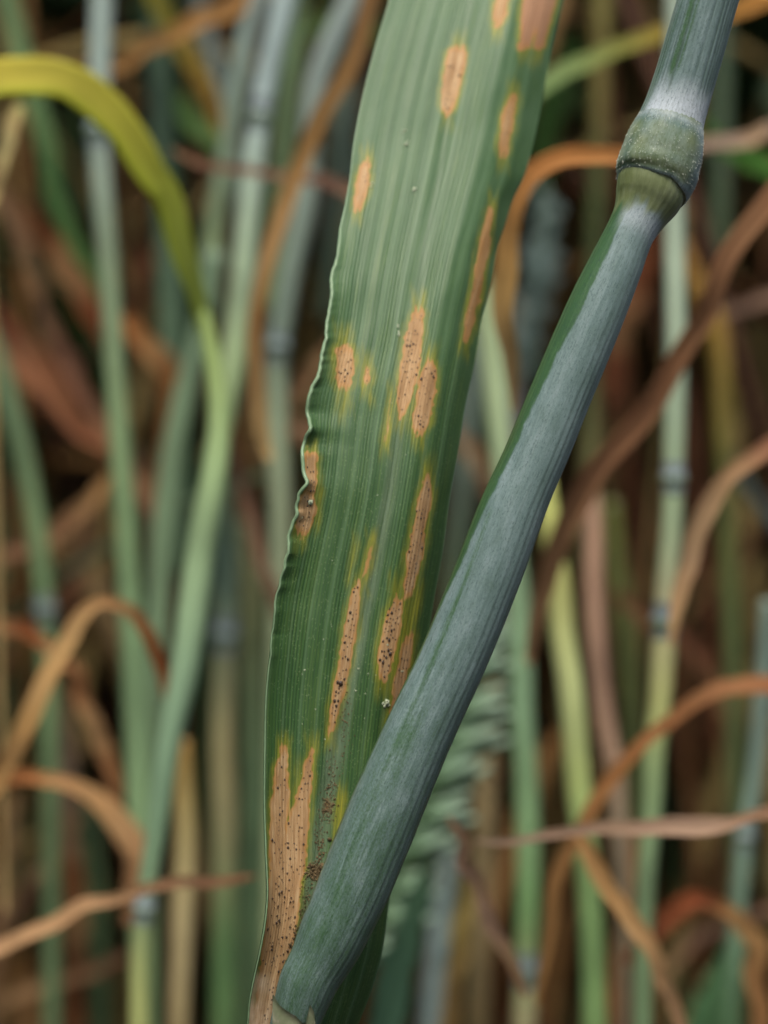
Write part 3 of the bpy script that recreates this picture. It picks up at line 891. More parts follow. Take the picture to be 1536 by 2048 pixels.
def leaf_depth(x_u, y):
    """metres from the lens: the blade leans away towards the top, is keeled, rolls back on the right and ruffles on the left"""
    u = x_u
    base = smooth_interp([(-420, .1890), (0, .1775), (300, .1725), (600, .1678), (900, .1648), (1200, .1640), (1600, .1638), (2000, .1636), (2200, .1640)], y)[..., 0]
    roll = 0.0042 * np.clip((u - 0.60) / 0.40, 0, 1) ** 2.2
    keel = 0.00012 * np.exp(-((u - mid_u(y)) / 0.035) ** 2) + 0.0012 * (1 - np.abs(u - mid_u(y)) * 1.6) * 0.6
    lefts = -0.0011 * np.clip((0.22 - u) / 0.22, 0, 1) ** 2 * sstep(420, 700, y)
    dxl = leaf_left(y) - smooth_interp([(0, 780), (300, 707), (600, 664), (900, 608), (1200, 556), (1600, 531), (2048, 500)], np.clip(y, 0, 2048))[..., 0]
    ruff = -dxl * 1.6e-5 * np.exp(-u / 0.06) + 0.00013 * np.sin(y / 17.0 + 4 * np.sin(y / 71.0)) * (1.0 + 1.6 * vnoise(y / 55.0, 0.5, 41)) * np.exp(-u / 0.09) * sstep(480, 640, y) * (1 - sstep(1150, 1420, y))
    gentle = 0.0005 * vnoise(y / 260.0, u * 2.2, 31) + 0.00012 * vnoise(y / 70.0, u * 5.0, 32)
    ribs = -0.000025 * np.cos(u * math.tau * 11) - 0.000010 * np.cos(u * math.tau * 44)
    return base + roll + keel + lefts + ruff + gentle + ribs


def mid_u(y):
    return smooth_interp([(-420, .42), (0, .46), (400, .53), (900, .59), (1200, .57), (1500, .48), (1750, .37), (2048, .2), (2200, .15)], y)[..., 0]


# axis of each dead patch in the photograph: points (x, y, width); the flags are yellow halo width, tan strength and number of fruiting bodies
LES = [
    dict(p=[(1012, -70, 26), (1004, 0, 26), (996, 52, 18)], halo=9, tan=.75, n=0),
    dict(p=[(1095, -130, 62), (1074, 30, 62), (1066, 72, 44)], halo=10, tan=.9, n=0, brown=1),
    dict(p=[(1062, 20, 30), (1048, 100, 22)], halo=8, tan=.9, n=0, brown=1),
    dict(p=[(1088, 30, 26), (1076, 100, 18)], halo=8, tan=.9, n=0, brown=1),
    dict(p=[(917, 92, 34), (905, 160, 36), (894, 226, 26)], halo=9, tan=.95, n=24, small=1),
    dict(p=[(1025, 188, 18), (1014, 250, 24), (1005, 312, 18)], halo=9, tan=.7, n=12, small=1),
    dict(p=[(734, 318, 18), (724, 370, 24), (714, 422, 16)], halo=7, tan=.8, n=6, small=1),
    dict(p=[(984, 410, 12), (962, 530, 20), (945, 620, 18), (929, 690, 12)], halo=7, tan=.65, n=34, small=1),
    dict(p=[(688, 688, 26), (690, 735, 36), (688, 780, 24)], halo=14, tan=.75, n=16, pale=1),
    dict(p=[(737, 728, 10), (733, 772, 12)], halo=10, tan=.5, n=3, small=1),
    dict(p=[(838, 618, 22), (824, 700, 34), (812, 770, 32), (802, 832, 14)], halo=11, tan=1, n=46),
    dict(p=[(861, 722, 26), (850, 790, 36), (838, 866, 26)], halo=11, tan=1, n=40),
    dict(p=[(783, 785, 5), (778, 830, 7), (770, 885, 4)], halo=7, tan=.35, n=0),
    dict(p=[(622, 905, 22), (622, 950, 26), (622, 992, 18)], halo=9, tan=1, n=14),
    dict(p=[(616, 985, 22), (614, 1020, 34), (602, 1074, 14)], halo=9, tan=1, n=26),
    dict(p=[(857, 952, 16), (838, 1060, 27), (826, 1130, 25), (814, 1196, 18)], halo=12, tan=1, n=66),
    dict(p=[(742, 1092, 7), (737, 1125, 12), (727, 1160, 9)], halo=9, tan=.4, n=0),
    dict(p=[(717, 1165, 12), (704, 1240, 20), (688, 1330, 22), (673, 1410, 17), (661, 1470, 8)], halo=9, tan=1, n=46, big=1),
    dict(p=[(797, 1195, 20), (783, 1255, 32), (774, 1310, 28), (767, 1362, 16)], halo=15, tan=1, n=46, big=1),
    dict(p=[(818, 1270, 18), (806, 1340, 22), (792, 1410, 20), (778, 1470, 14)], halo=14, tan=.9, n=30),
    dict(p=[(567, 1498, 24), (562, 1570, 32), (556, 1680, 30), (552, 1780, 30), (546, 1880, 36), (538, 2000, 50), (530, 2120, 60)], halo=8, tan=1, n=80),
    dict(p=[(624, 1500, 14), (610, 1570, 22), (594, 1650, 40), (582, 1740, 50), (572, 1830, 46), (560, 1920, 44), (548, 2010, 40), (540, 2120, 40)], halo=10, tan=1, n=120),
]
YELLOW = [[(822, 1195, 12), (800, 1290, 24), (790, 1390, 20)], [(684, 1585, 14), (675, 1690, 18)], [(838, 700, 10), (826, 790, 8)], [(712, 1085, 8), (696, 1160, 6)],
          [(600, 1530, 8), (584, 1620, 14)], [(800, 1440, 10), (770, 1520, 6)], [(690, 760, 20), (684, 830, 6)], [(612, 1700, 8), (600, 1760, 10)], [(840, 1170, 10), (822, 1260, 12)], [(640, 975, 10), (634, 1050, 8)]]


def capsule_sd(p, X, Y, seed):
    """distance (pixels) to a strip with straight flanks between veins and ragged ends"""
    a = np.asarray(p, float)
    y0, y1 = a[0, 1], a[-1, 1]
    t = smooth_interp(np.c_[a[:, 1], a[:, 0], a[:, 2]], Y)
    cx, hw = t[..., 0], t[..., 1] * 0.5
    col = (X - cx)
    Ls = max(12.0, 0.16 * (y1 - y0))
    hw = hw * (0.35 + 0.65 * np.sqrt(np.clip((Y - y0 + 4) / Ls, 0, 1))) * (0.35 + 0.65 * np.sqrt(np.clip((y1 + 4 - Y) / Ls, 0, 1)))
    rag = vnoise(col / 4.0, seed * 3.1, seed) * 16 + vnoise(col / 1.9, seed * 1.3, seed + 2) * 8
    side = np.abs(col) - hw - 1.0 + vnoise(Y / 26.0, np.sign(col) * 3 + seed, seed + 5) * 4.2 + vnoise(Y / 9.0, np.sign(col) * 3 + seed, seed + 6) * 2
    top = (y0 + rag - Y) * 0.33
    bot = (Y - (y1 + rag)) * 0.33
    return np.maximum(side, np.maximum(top, bot))


NR, NC = 1150, 190
yy = np.linspace(-420, 2200, NR)
uu = np.linspace(0, 1, NC)
uu = uu + 0.02 * np.sin(math.tau * uu)      # a little finer at the margins
LX, RX = leaf_left(yy), leaf_right(yy)
U, Yg = np.meshgrid(uu, yy)
LS = np.convolve(np.pad(LX, 60, mode='reflect', reflect_type='odd'), np.hanning(121) / np.hanning(121).sum(), 'valid')
RS = np.convolve(np.pad(RX, 110, mode='reflect', reflect_type='odd'), np.hanning(221) / np.hanning(221).sum(), 'valid')
Xg = LS[:, None] + U * (RS - LS)[:, None] + (LX - LS)[:, None] * np.exp(-U / 0.055) + (RX - RS)[:, None] * np.exp(-(1 - U) / 0.12)
Dg = leaf_depth(U, Yg)
Vg = P(Xg, Yg, Dg)

SD = np.stack([capsule_sd(l['p'], Xg, Yg, i + 1) for i, l in enumerate(LES)])
which = SD.argmin(0)
sdmin = SD.min(0)
tan_a = np.zeros_like(Xg)
halo_a = np.zeros_like(Xg)
brown_a = np.zeros_like(Xg)
for i, l in enumerate(LES):
    s = SD[i]
    tan_a = np.maximum(tan_a, l['tan'] * sstep(5.0, -8.0, s + vnoise(Yg / 9.0, Xg / 4.0, 80) * 5))
    hh = sstep(l['halo'] + 6, -1.0, s + vnoise(Yg / 30.0, Xg / 5.0, 60 + i) * 6)
    halo_a = np.maximum(halo_a, hh)
    brown_a = np.maximum(brown_a, (l.get('brown', 0)) * sstep(3, -3, s))
for i, p in enumerate(YELLOW):
    s = capsule_sd(p, Xg, Yg, 40 + i)
    halo_a = np.maximum(halo_a, (1.15 if i in (0, 8, 1) else 0.8) * sstep(11, -5, s))
straw_a = sstep(1930, 2030, Yg + vnoise(Xg / 14.0, Yg / 40.0, 77) * 90) * sstep(60, 20, Xg - LX[:, None])
midr_a = np.exp(-((U - mid_u(Yg)) / smooth_interp([(-420, .03), (400, .030), (900, .045), (1300, .055), (1700, .075), (2200, .1)], Yg)[..., 0]) ** 4)
dirt_a = np.zeros_like(Xg)
for (dx, dy, rx_, ry_, s_) in [(655, 1612, 16, 30, .9), (632, 1745, 24, 28, 1.0), (668, 1545, 14, 40, .5), (690, 1440, 14, 50, .35), (640, 1680, 12, 40, .6), (612, 1800, 14, 40, .5), (588, 1880, 12, 30, .6)]:
    q = ((Xg - dx) / rx_) ** 2 + ((Yg - dy) / ry_) ** 2
    dirt_a = np.maximum(dirt_a, s_ * np.exp(-q))

# vertex normals of the whole sheet, so that the patches cut out of it meet without a seam
du = np.gradient(Vg, axis=1)
dv = np.gradient(Vg, axis=0)
NRM = np.cross(dv, du)
NRM /= np.linalg.norm(NRM, axis=-1, keepdims=True)
if (NRM * (CAMP - Vg)).sum(-1).mean() < 0:
    NRM = -NRM


def leaf_material():
    m = N('diseased_leaf_surface')
    u, v = m.attr('u'), m.attr('v')
    tan, halo, midr, straw, dirt, brown = (m.attr(k) for k in ('tan', 'halo', 'midrib', 'straw', 'dirt', 'brown'))
    # veins run the length of the blade
    vw = m.math('MULTIPLY', u, 48.0)
    wob = m.math('MULTIPLY', m.math('SUBTRACT', m.noise(m.vec(m.math('MULTIPLY', u, 20), m.math('MULTIPLY', v, .12)), 1.0, 2), 0.5), 0.5)
    ph = m.math('ADD', vw, wob)
    vein = m.math('POWER', m.math('MULTIPLY_ADD', m.math('COSINE', m.math('MULTIPLY', ph, math.tau)), 0.5, 0.5), 2.2)
    major = m.math('POWER', m.math('MULTIPLY_ADD', m.math('COSINE', m.math('MULTIPLY', m.math('ADD', u, m.math('MULTIPLY', wob, .01)), math.tau * 9)), 0.5, 0.5), 10.0)
    streak = m.noise(m.vec(m.math('MULTIPLY', u, 110.0), m.math('MULTIPLY', v, 0.35)), 1.0, 4, 0.6)
    broad = m.noise(m.vec(m.math('MULTIPLY', u, 14.0), m.math('MULTIPLY', v, 0.10), 4.0), 1.0, 3)
    patch = m.noise(m.vec(m.math('MULTIPLY', u, 9.0), m.math('MULTIPLY', v, 0.32), 9.0), 1.0, 6, 0.68)
    green = m.ramp(m.math('ADD', m.math('MULTIPLY', streak, .6), m.math('MULTIPLY', broad, .4)),
                   [(0.32, lin((50, 84, 43))), (0.5, lin((64, 99, 50))), (0.66, lin((90, 118, 56)))])
    green = m.mix(m.math('MULTIPLY', vein, m.maprange(v, 8.0, 30.0, 0.28, 0.6)), green, lin((28, 56, 32)))
    green = m.mix(m.math('MULTIPLY', major, 0.30), green, lin((112, 142, 104)))
    # lighter grey green in uneven patches, stronger on the upper half of the blade
    pallor = m.math('MULTIPLY', m.maprange(v, 2.0, 44.0, 0.66, 0.06), m.maprange(patch, 0.25, 0.7, 0.35, 1.0))
    green = m.mix(pallor, green, lin((94, 122, 88)))
    mr = m.math('MULTIPLY', midr, m.maprange(m.noise(m.vec(m.math('MULTIPLY', u, 60.0), m.math('MULTIPLY', v, 0.5), 2.0), 1.0, 3), 0.3, 0.6, 0.35, 0.75))
    green = m.mix(m.math('MULTIPLY', mr, m.maprange(v, 6.0, 38.0, 0.35, 1.0)), green, lin((108, 126, 100)))
    # papillae along the veins, their highlights painted as pale dots
    vor = m.n('TexVoronoi', feature='F1')
    m.l(m.vec(m.math('MULTIPLY', u, 92.0), m.math('MULTIPLY', v, 5.0)), vor.inputs['Vector'])
    vor.inputs['Scale'].default_value = 1.0
    dots = m.math('MULTIPLY', m.math('SUBTRACT', 1.0, m.maprange(vor.outputs['Distance'], 0.10, 0.30)), m.math('GREATER_THAN', m.n('SeparateColor').inputs[0].node.outputs[0], 0.45))
    sc = dots.node.inputs[1].links[0].from_node.inputs[0].links[0].from_node
    m.l(vor.outputs['Color'], sc.inputs[0])
    dots = m.math('MULTIPLY', dots, m.maprange(v, 14.0, 30.0))
    green = m.mix(m.math('MULTIPLY', dots, 0.5), green, lin((150, 170, 120)))
    # yellow margin, orange rim, tan dead tissue
    col = m.mix(m.math('MULTIPLY', halo, m.maprange(streak, 0.3, 0.7, 0.30, 0.75)), green, m.ramp(streak, [(0.3, lin((122, 128, 30))), (0.7, lin((172, 162, 44)))]))
    dead = m.ramp(m.math('ADD', m.math('MULTIPLY', streak, .6), m.math('MULTIPLY', patch, .4)),
                  [(0.3, lin((132, 96, 60))), (0.5, lin((180, 144, 100))), (0.68, lin((212, 184, 142)))])
    dead = m.mix(m.math('MULTIPLY', brown, 0.7), dead, lin((172, 126, 96)))
    rim = m.mix(0.5, lin((184, 128, 52)), dead)
    tt = m.math('ADD', tan, m.math('MULTIPLY', m.math('SUBTRACT', streak, 0.5), 0.25))
    col = m.mix(m.maprange(tt, 0.12, 0.40), col, rim)
    col = m.mix(m.maprange(tt, 0.45, 0.90), col, dead)
    col = m.mix(straw, col, m.ramp(patch, [(0.3, lin((176, 136, 96))), (0.55, lin((232, 212, 180)))]))
    gr = m.noise(m.vec(m.math('MULTIPLY', u, 120.0), m.math('MULTIPLY', v, 9.0), 5.0), 1.0, 4, 0.7)
    dm = m.math('MULTIPLY', m.maprange(m.math('ADD', m.math('MULTIPLY', dirt, 0.6), m.math('MULTIPLY', gr, 0.9)), 0.78, 1.0), m.maprange(dirt, 0.05, 0.3))
    col = m.mix(dm, col, m.ramp(gr, [(0.4, lin((62, 48, 30))), (0.65, lin((140, 116, 74)))]))
    m.l(col, m.b.inputs['Base Color'])
    rough = m.math('ADD', m.math('MULTIPLY', tan, 0.2), m.math('MULTIPLY_ADD', patch, 0.2, 0.40))
    m.l(rough, m.b.inputs['Roughness'])
    m.b.inputs['Specular IOR Level'].default_value = 0.42
    h = m.math('ADD', m.math('MULTIPLY', vein, -0.7), m.math('MULTIPLY', streak, 0.8))
    h = m.math('ADD', h, m.math('MULTIPLY', dots, 0.8))
    h = m.math('ADD', h, m.math('MULTIPLY', major, 0.5))
    m.l(m.bump(h, 0.28, 0.00006), m.b.inputs['Normal'])
    tr = m.n('BsdfTranslucent')
    m.l(col, tr.inputs[0])
    mx = m.n('MixShader')
    mx.inputs[0].default_value = 0.12
    m.l(m.b.outputs[0], mx.inputs[1])
    m.l(tr.outputs[0], mx.inputs[2])
    m.l(mx.outputs[0], m.out.inputs[0])
    return m.m


def simple_material(name, c, rough=0.5, spec=0.4, noise=0.0, scale=4000):
    m = N(name)
    if noise:
        g = m.n('NewGeometry').outputs['Position']
        f = m.noise(g, scale, 3)
        c2 = tuple(np.clip(lin(c) * (1 - noise), 0, 1))
        c3 = tuple(np.clip(lin(c) * (1 + noise), 0, 1))
        m.l(m.ramp(f, [(0.3, c2), (0.7, c3)]), m.b.inputs['Base Color'])
    else:
        m.b.inputs['Base Color'].default_value = (*lin(c), 1)
    m.b.inputs['Roughness'].default_value = rough
    m.b.inputs['Specular IOR Level'].default_value = spec
    return m.m


M_BLADE = leaf_material()
leaf = empty('wheat_leaf', None)
tag(leaf, 'broad green leaf in sharp focus with tan dead patches peppered with black dots', 'leaf')

MMPX = 1 / 32.0
attrs_all = {'u': U, 'v': Yg * MMPX, 'tan': tan_a, 'halo': halo_a, 'midrib': midr_a, 'straw': straw_a, 'dirt': dirt_a, 'brown': brown_a}
FACES = grid_faces(NR, NC)[:, ::-1]
fc_sd = sdmin.reshape(-1)[FACES].mean(1)
fc_w = which.reshape(-1)[FACES[:, 0]]
fc_m = midr_a.reshape(-1)[FACES].mean(1)
part_id = np.where(fc_sd < 0.5, fc_w + 2, np.where((fc_m > 0.5), 1, 0))
Vf, Nf = Vg.reshape(-1, 3), NRM.reshape(-1, 3)
PARTS = {}
for pid in np.unique(part_id):
    fs = FACES[part_id == pid]
    ids, inv = np.unique(fs, return_inverse=True)
    nm = 'blade' if pid == 0 else 'midrib' if pid == 1 else 'lesion'
    o = mesh_obj(nm, Vf[ids], inv.reshape(-1, 4), M_BLADE, leaf, {k: a.reshape(-1)[ids] for k, a in attrs_all.items()}, None, True, Nf[ids])
    if pid == 1:
        o['label'] = 'pale grey green midrib with grains of soil'
    if pid > 1:
        o['label'] = 'sunken tan dead patch with a yellow edge'
    PARTS[pid] = o

# underside: the blade is 0.2 mm thick
ir, ic = np.arange(0, NR, 6), np.unique(np.r_[np.arange(0, NC, 6), NC - 1])
ir = np.unique(np.r_[ir, NR - 1])
sub = np.ix_(ir, ic)
und = Vg[sub] - NRM[sub] * 0.00018
m_under = simple_material('leaf_underside', (74, 106, 70), 0.5, 0.4, 0.25, 900)
mesh_obj('underside', und.reshape(-1, 3), grid_faces(len(ir), len(ic)), m_under, leaf)

# margins: the thickened pale rim on the left, a thin one on the right
m_margin = simple_material('leaf_margin', (118, 144, 108), 0.45, 0.5, 0.15, 3000)
for nm, col_i, r0 in (('margin', 0, 0.000105), ('margin', NC - 1, 0.00007)):
    pp = Vg[::2, col_i] - NRM[::2, col_i] * 0.00008
    n = len(pp)
    hw = r0 * (1 + 0.25 * vnoise(np.arange(n) / 6.0, col_i, 5))
    if col_i == 0:
        yv = yy[::2]
        hw = hw * (0.5 + 0.65 * sstep(350, 520, yv) * (1 - sstep(900, 1350, yv)))
    sweep(nm, pp, hw, PROF_STEM, np.repeat([lin((150, 172, 140))], n, 0), m_margin, leaf)

# fruiting bodies: small dark domes standing in rows between the veins
m_pyc = simple_material('fruiting_body', (52, 38, 28), 0.35, 0.5)
dome = []
for a, z in ((1.0, -0.2), (0.92, 0.35), (0.5, 0.75)):
    for j in range(7):
        dome.append((a * math.cos(j * math.tau / 7), a * math.sin(j * math.tau / 7), z))
dome = np.array(dome)
dome_f = grid_faces(3, 7, True)
dome_f = np.vstack([dome_f, [(14, 15, 16, 17), (14, 17, 18, 19), (14, 19, 20, 20)][:2]])
for i, l in enumerate(LES):
    if not l['n']:
        continue
    vs_, fs_, off = [], [], 0
    a = np.asarray(l['p'], float)
    made = tries = 0
    used = []
    while made < l['n'] and tries < 4000:
        tries += 1
        y = rng.uniform(a[0, 1] + 8, min(a[-1, 1] - 6, 2045))
        cx, wd = smooth_interp(np.c_[a[:, 1], a[:, 0], a[:, 2]], np.array([y]))[0]
        lane = np.round(rng.normal(0, 0.28) * wd / 6.0) * 6.0 + rng.normal(0, 0.6)
        x = cx + lane
        rr = int(np.clip(np.searchsorted(yy, y), 1, NR - 2))
        u = (x - LX[rr]) / (RX[rr] - LX[rr])
        if u < 0.015 or u > 0.99:
            continue
        cidx = int(np.clip(np.searchsorted(uu, u), 1, NC - 2))
        if sdmin[rr, cidx] > -2.5:
            continue
        if any(abs(x - q[0]) < 4 and abs(y - q[1]) < 7 for q in used):
            continue
        used.append((x, y))
        nn = NRM[rr, cidx]
        p = P(x, y, float(leaf_depth(np.array([u]), np.array([yy[rr]]))[0]))
        t1 = dv[rr, cidx] / np.linalg.norm(dv[rr, cidx])
        t2 = np.cross(nn, t1)
        r = rng.lognormal(math.log(1.1 if l.get('small') else 1.4 if not l.get('big') else 1.75), 0.35) * PXM * 0.164
        vs_.append(p + r * (dome[:, :1] * t2 + dome[:, 1:2] * t1 * rng.uniform(1.0, 1.5) + dome[:, 2:] * nn * 0.8))
        fs_.append(dome_f + off)
        off += len(dome)
        made += 1
    if vs_ and (i + 2) in PARTS:
        o = mesh_obj('fruiting_bodies', np.vstack(vs_), np.vstack(fs_), m_pyc, PARTS[i + 2])
        o['kind'] = 'stuff'

# soil grains and pale debris lying on the midrib
m_soil = simple_material('soil_grain', (98, 84, 60), 0.9, 0.2, 0.6, 6000)
m_pale = simple_material('pale_debris', (170, 180, 150), 0.6, 0.4, 0.1, 6000)


def grains(name, mat, spots, seed, label):
    r_ = np.random.default_rng(seed)
    vs_, fs_, off = [], [], 0
    for (cx, cy, sx, sy, n, r0) in spots:
        for _ in range(n):
            x, y = cx + r_.normal(0, sx), cy + r_.normal(0, sy)
            rr = int(np.clip(np.searchsorted(yy, y), 1, NR - 2))
            u = (x - LX[rr]) / (RX[rr] - LX[rr])
            if not 0.02 < u < 0.98:
                continue
            ci = int(np.clip(np.searchsorted(uu, u), 1, NC - 2))
            nn = NRM[rr, ci]
            t1 = dv[rr, ci] / np.linalg.norm(dv[rr, ci])
            t2 = np.cross(nn, t1)
            p = P(x, y, float(leaf_depth(np.array([u]), np.array([y]))[0]))
            r = r0 * r_.lognormal(0, 0.35) * PXM * 0.164
            d = dome * r_.uniform(0.7, 1.3, dome.shape)
            th = r_.uniform(0, math.pi)
            a1 = t1 * math.cos(th) + t2 * math.sin(th)
            a2 = t2 * math.cos(th) - t1 * math.sin(th)
            vs_.append(p + r * (d[:, :1] * a2 + d[:, 1:2] * a1 * 1.3 + (d[:, 2:] + 0.2) * nn))
            fs_.append(dome_f + off)
            off += len(dome)
    o = mesh_obj(name, np.vstack(vs_), np.vstack(fs_), mat, None, smooth=False)
    tag(o, label, 'soil' if 'soil' in name else 'debris', kind='stuff')


grains('soil_grains', m_soil, [(655, 1612, 7, 18, 90, 1.3), (632, 1745, 10, 11, 150, 1.6), (664, 1560, 7, 34, 90, 1.1), (640, 1685, 6, 30, 90, 1.2), (690, 1440, 8, 50, 80, 1.0), (612, 1805, 7, 26, 60, 1.2), (590, 1880, 5, 20, 40, 1.5)], 3,
       'brown soil grains scattered along the midrib of the diseased leaf')
grains('pale_specks', m_pale, [(797, 660, 1.5, 5, 5, 2.4), (808, 264, 2, 3, 3, 2.2), (816, 288, 3, 3, 3, 2.2), (771, 1408, 3, 3, 7, 2.6), (828, 378, 3, 2, 3, 3), (744, 378, 1, 6, 3, 2.6), (620, 1003, 1, 2, 3, 2.0), (700, 1000, 90, 260, 16, 0.8), (690, 1450, 60, 150, 50, 0.8)], 5,
       'tiny pale specks of debris dotted over the diseased leaf')


# ------------------------------------------------------------------ the bare stem with its node
stem = empty('wheat_stalk', None)
tag(stem, 'thick waxy blue green stem in sharp focus with a swollen node at top right', 'stem')

AX_SHEATH = [(-420, 1545, 122), (-200, 1478, 124), (0, 1416, 125), (100, 1387, 127), (170, 1366, 129), (215, 1352, 133), (245, 1342, 139), (275, 1334, 146), (300, 1328, 150)]
AX_NODE = [(225, 1350, 122), (246, 1343, 141), (262, 1338, 151), (285, 1331, 162), (310, 1324, 169), (336, 1316, 172), (356, 1311, 168), (370, 1307, 160), (380, 1303, 152)]
AX_CULM = [(320, 1320, 120), (350, 1311, 140), (376, 1302, 147), (390, 1298, 146), (402, 1293, 141), (420, 1284, 128), (438, 1275, 117), (460, 1263, 110), (490, 1249, 110), (530, 1232, 118), (580, 1210, 126),
           (700, 1159, 133), (800, 1117, 134), (900, 1076, 137), (1000, 1032, 141), (1150, 975, 145), (1300, 914, 148), (1500, 822, 154), (1700, 738, 160), (1790, 701, 158), (1850, 674, 153), (1920, 641, 141), (1960, 619, 130), (2000, 604, 116), (2048, 589, 102), (2250, 530, 84)]
STEM_D = [(-420, .1570), (0, .1585), (320, .1592), (700, .1590), (1200, .1588), (1700, .1592), (2048, .1600), (2250, .1612)]


def stem_surface(name, tab, y0, y1, nr, nc, mat, bulge=0.0, radial=None, extra=None, seed=0, nrows_y=None):
    ys = np.linspace(y0, y1, nr) if nrows_y is None else nrows_y
    nr = len(ys)
    ax = smooth_interp(tab, ys)
    dxdy = np.gradient(ax[:, 0], ys)
    dxdy = np.convolve(np.pad(dxdy, 12, mode='edge'), np.ones(25) / 25, 'valid')
    cosx = 1 / np.sqrt(1 + dxdy ** 2)
    d = smooth_interp(STEM_D, ys)[:, 0]
    Cc = P(ax[:, 0], ys, d)
    r = ax[:, 1] * 0.5 * cosx * PXM * d
    sxy = np.stack([cosx, -dxdy * cosx], -1)        # picture direction across the stem (x right, y down)
    S = sxy[:, :1] * RT - sxy[:, 1:] * UP
    txy = np.stack([dxdy * cosx, cosx], -1)
    T = txy[:, :1] * RT - txy[:, 1:] * UP           # points down the stem
    Fv = -(Cc - CAMP) / np.linalg.norm(Cc - CAMP, axis=1, keepdims=True)
    th = np.linspace(-math.pi, math.pi, nc, endpoint=False)
    TH, YS = np.meshgrid(th, ys)
    rr = r[:, None] * (1 + (radial(TH, YS) if radial else 0))
    sh = bulge(TH, YS) * PXM * d[:, None] if callable(bulge) else np.zeros_like(TH)
    V = Cc[:, None] + rr[..., None] * (np.sin(TH)[..., None] * S[:, None] + np.cos(TH)[..., None] * Fv[:, None]) + sh[..., None] * T[:, None]
    at = {'th': TH, 'len': YS * MMPX, 'cs': np.cos(TH), 'sn': np.sin(TH)}
    if extra:
        at.update(extra(TH, YS))
    o = mesh_obj(name, V.reshape(-1, 3), grid_faces(nr, nc, True), mat, stem, {k: a.reshape(-1) for k, a in at.items()})
    return o, V, Cc, r


def stem_material(name):
    m = N(name)
    cs, sn, ln, wax, olive, dark, th = (m.attr(k) for k in ('cs', 'sn', 'len', 'wax', 'olive', 'groove', 'th'))
    ring = lambda a, b, off=0.0: m.vec(m.math('MULTIPLY', cs, a), m.math('MULTIPLY', sn, a), m.math('MULTIPLY_ADD', ln, b, off))
    grain = m.noise(ring(30, 7.0, 5), 1.0, 4, 0.65)
    fibre = m.noise(ring(22, 0.5), 1.0, 3, 0.6)
    fine = m.math('ADD', m.math('MULTIPLY', grain, 0.54), m.math('MULTIPLY', fibre, 0.46))
    speck = m.noise(ring(24, 5.0, 30), 1.0, 3, 0.75)
    dash = m.noise(ring(30, 3.2, 70), 1.0, 3, 0.7)
    blot = m.noise(ring(3.0, 0.45, 11), 1.0, 4, 0.6)
    bare = m.ramp(fine, [(0.3, lin((42, 72, 42))), (0.55, lin((62, 96, 54))), (0.75, lin((96, 124, 82)))])
    waxc = m.ramp(m.math('ADD', m.math('MULTIPLY', fine, .5), m.math('MULTIPLY', blot, .5)), [(0.3, lin((82, 104, 94))), (0.5, lin((106, 128, 124))), (0.72, lin((140, 158, 156)))])
    wf = m.math('ADD', wax, m.math('MULTIPLY', m.math('SUBTRACT', fine, 0.5), 1.0))
    wf = m.math('ADD', wf, m.math('MULTIPLY', m.math('SUBTRACT', speck, 0.5), 0.9))
    wf = m.math('ADD', wf, m.math('MULTIPLY', m.math('SUBTRACT', blot, 0.5), 0.35))
    col = m.mix(m.maprange(wf, 0.20, 0.80), bare, waxc)
    white = m.attr('white')
    col = m.mix(m.math('MULTIPLY', white, m.maprange(fine, 0.25, 0.65, 0.70, 1.0)), col, lin((206, 214, 220)))
    dk = m.math('MAXIMUM', m.math('MULTIPLY', m.maprange(dash, 0.55, 0.67), 0.8), m.math('MULTIPLY', m.maprange(speck, 0.55, 0.68), 0.5))
    col = m.mix(dk, col, lin((48, 70, 62)))
    oc = m.ramp(m.math('ADD', m.math('MULTIPLY', blot, .6), m.math('MULTIPLY', fine, .4)), [(0.3, lin((88, 98, 52))), (0.5, lin((120, 130, 84))), (0.7, lin((150, 158, 124)))])
    col = m.mix(olive, col, oc)
    col = m.mix(m.math('MULTIPLY', dark, 0.65), col, lin((40, 64, 42)))
    m.l(col, m.b.inputs['Base Color'])
    m.l(m.math('MULTIPLY_ADD', wax, 0.18, 0.36), m.b.inputs['Roughness'])
    m.b.inputs['Specular IOR Level'].default_value = 0.5
    m.l(m.math('MULTIPLY', wax, 0.2), m.b.inputs['Sheen Weight'])
    m.b.inputs['Sheen Roughness'].default_value = 0.45
    m.b.inputs['Sheen Tint'].default_value = (0.86, 0.95, 1.0, 1)
    h = m.math('ADD', m.math('MULTIPLY', fine, 1.0), m.math('MULTIPLY', speck, 0.5))
    m.l(m.bump(h, 0.35, 0.00005), m.b.inputs['Normal'])
    return m.m


M_STEM = stem_material('waxy_stem')


def groove_lines(TH, YS, centers, widths, seed):
    g = np.zeros_like(TH)
    for k, (c, w_) in enumerate(zip(centers, widths)):
        cc = c + 0.03 * vnoise(YS / 90.0, 0.3 + k, seed + k)
        g = np.maximum(g, np.exp(-((TH - cc) / w_) ** 2) * (0.55 + 0.9 * (vnoise(YS / 60.0, k + 0.5, seed + 40 + k) + 0.3)))
    return np.clip(g, 0, 1)


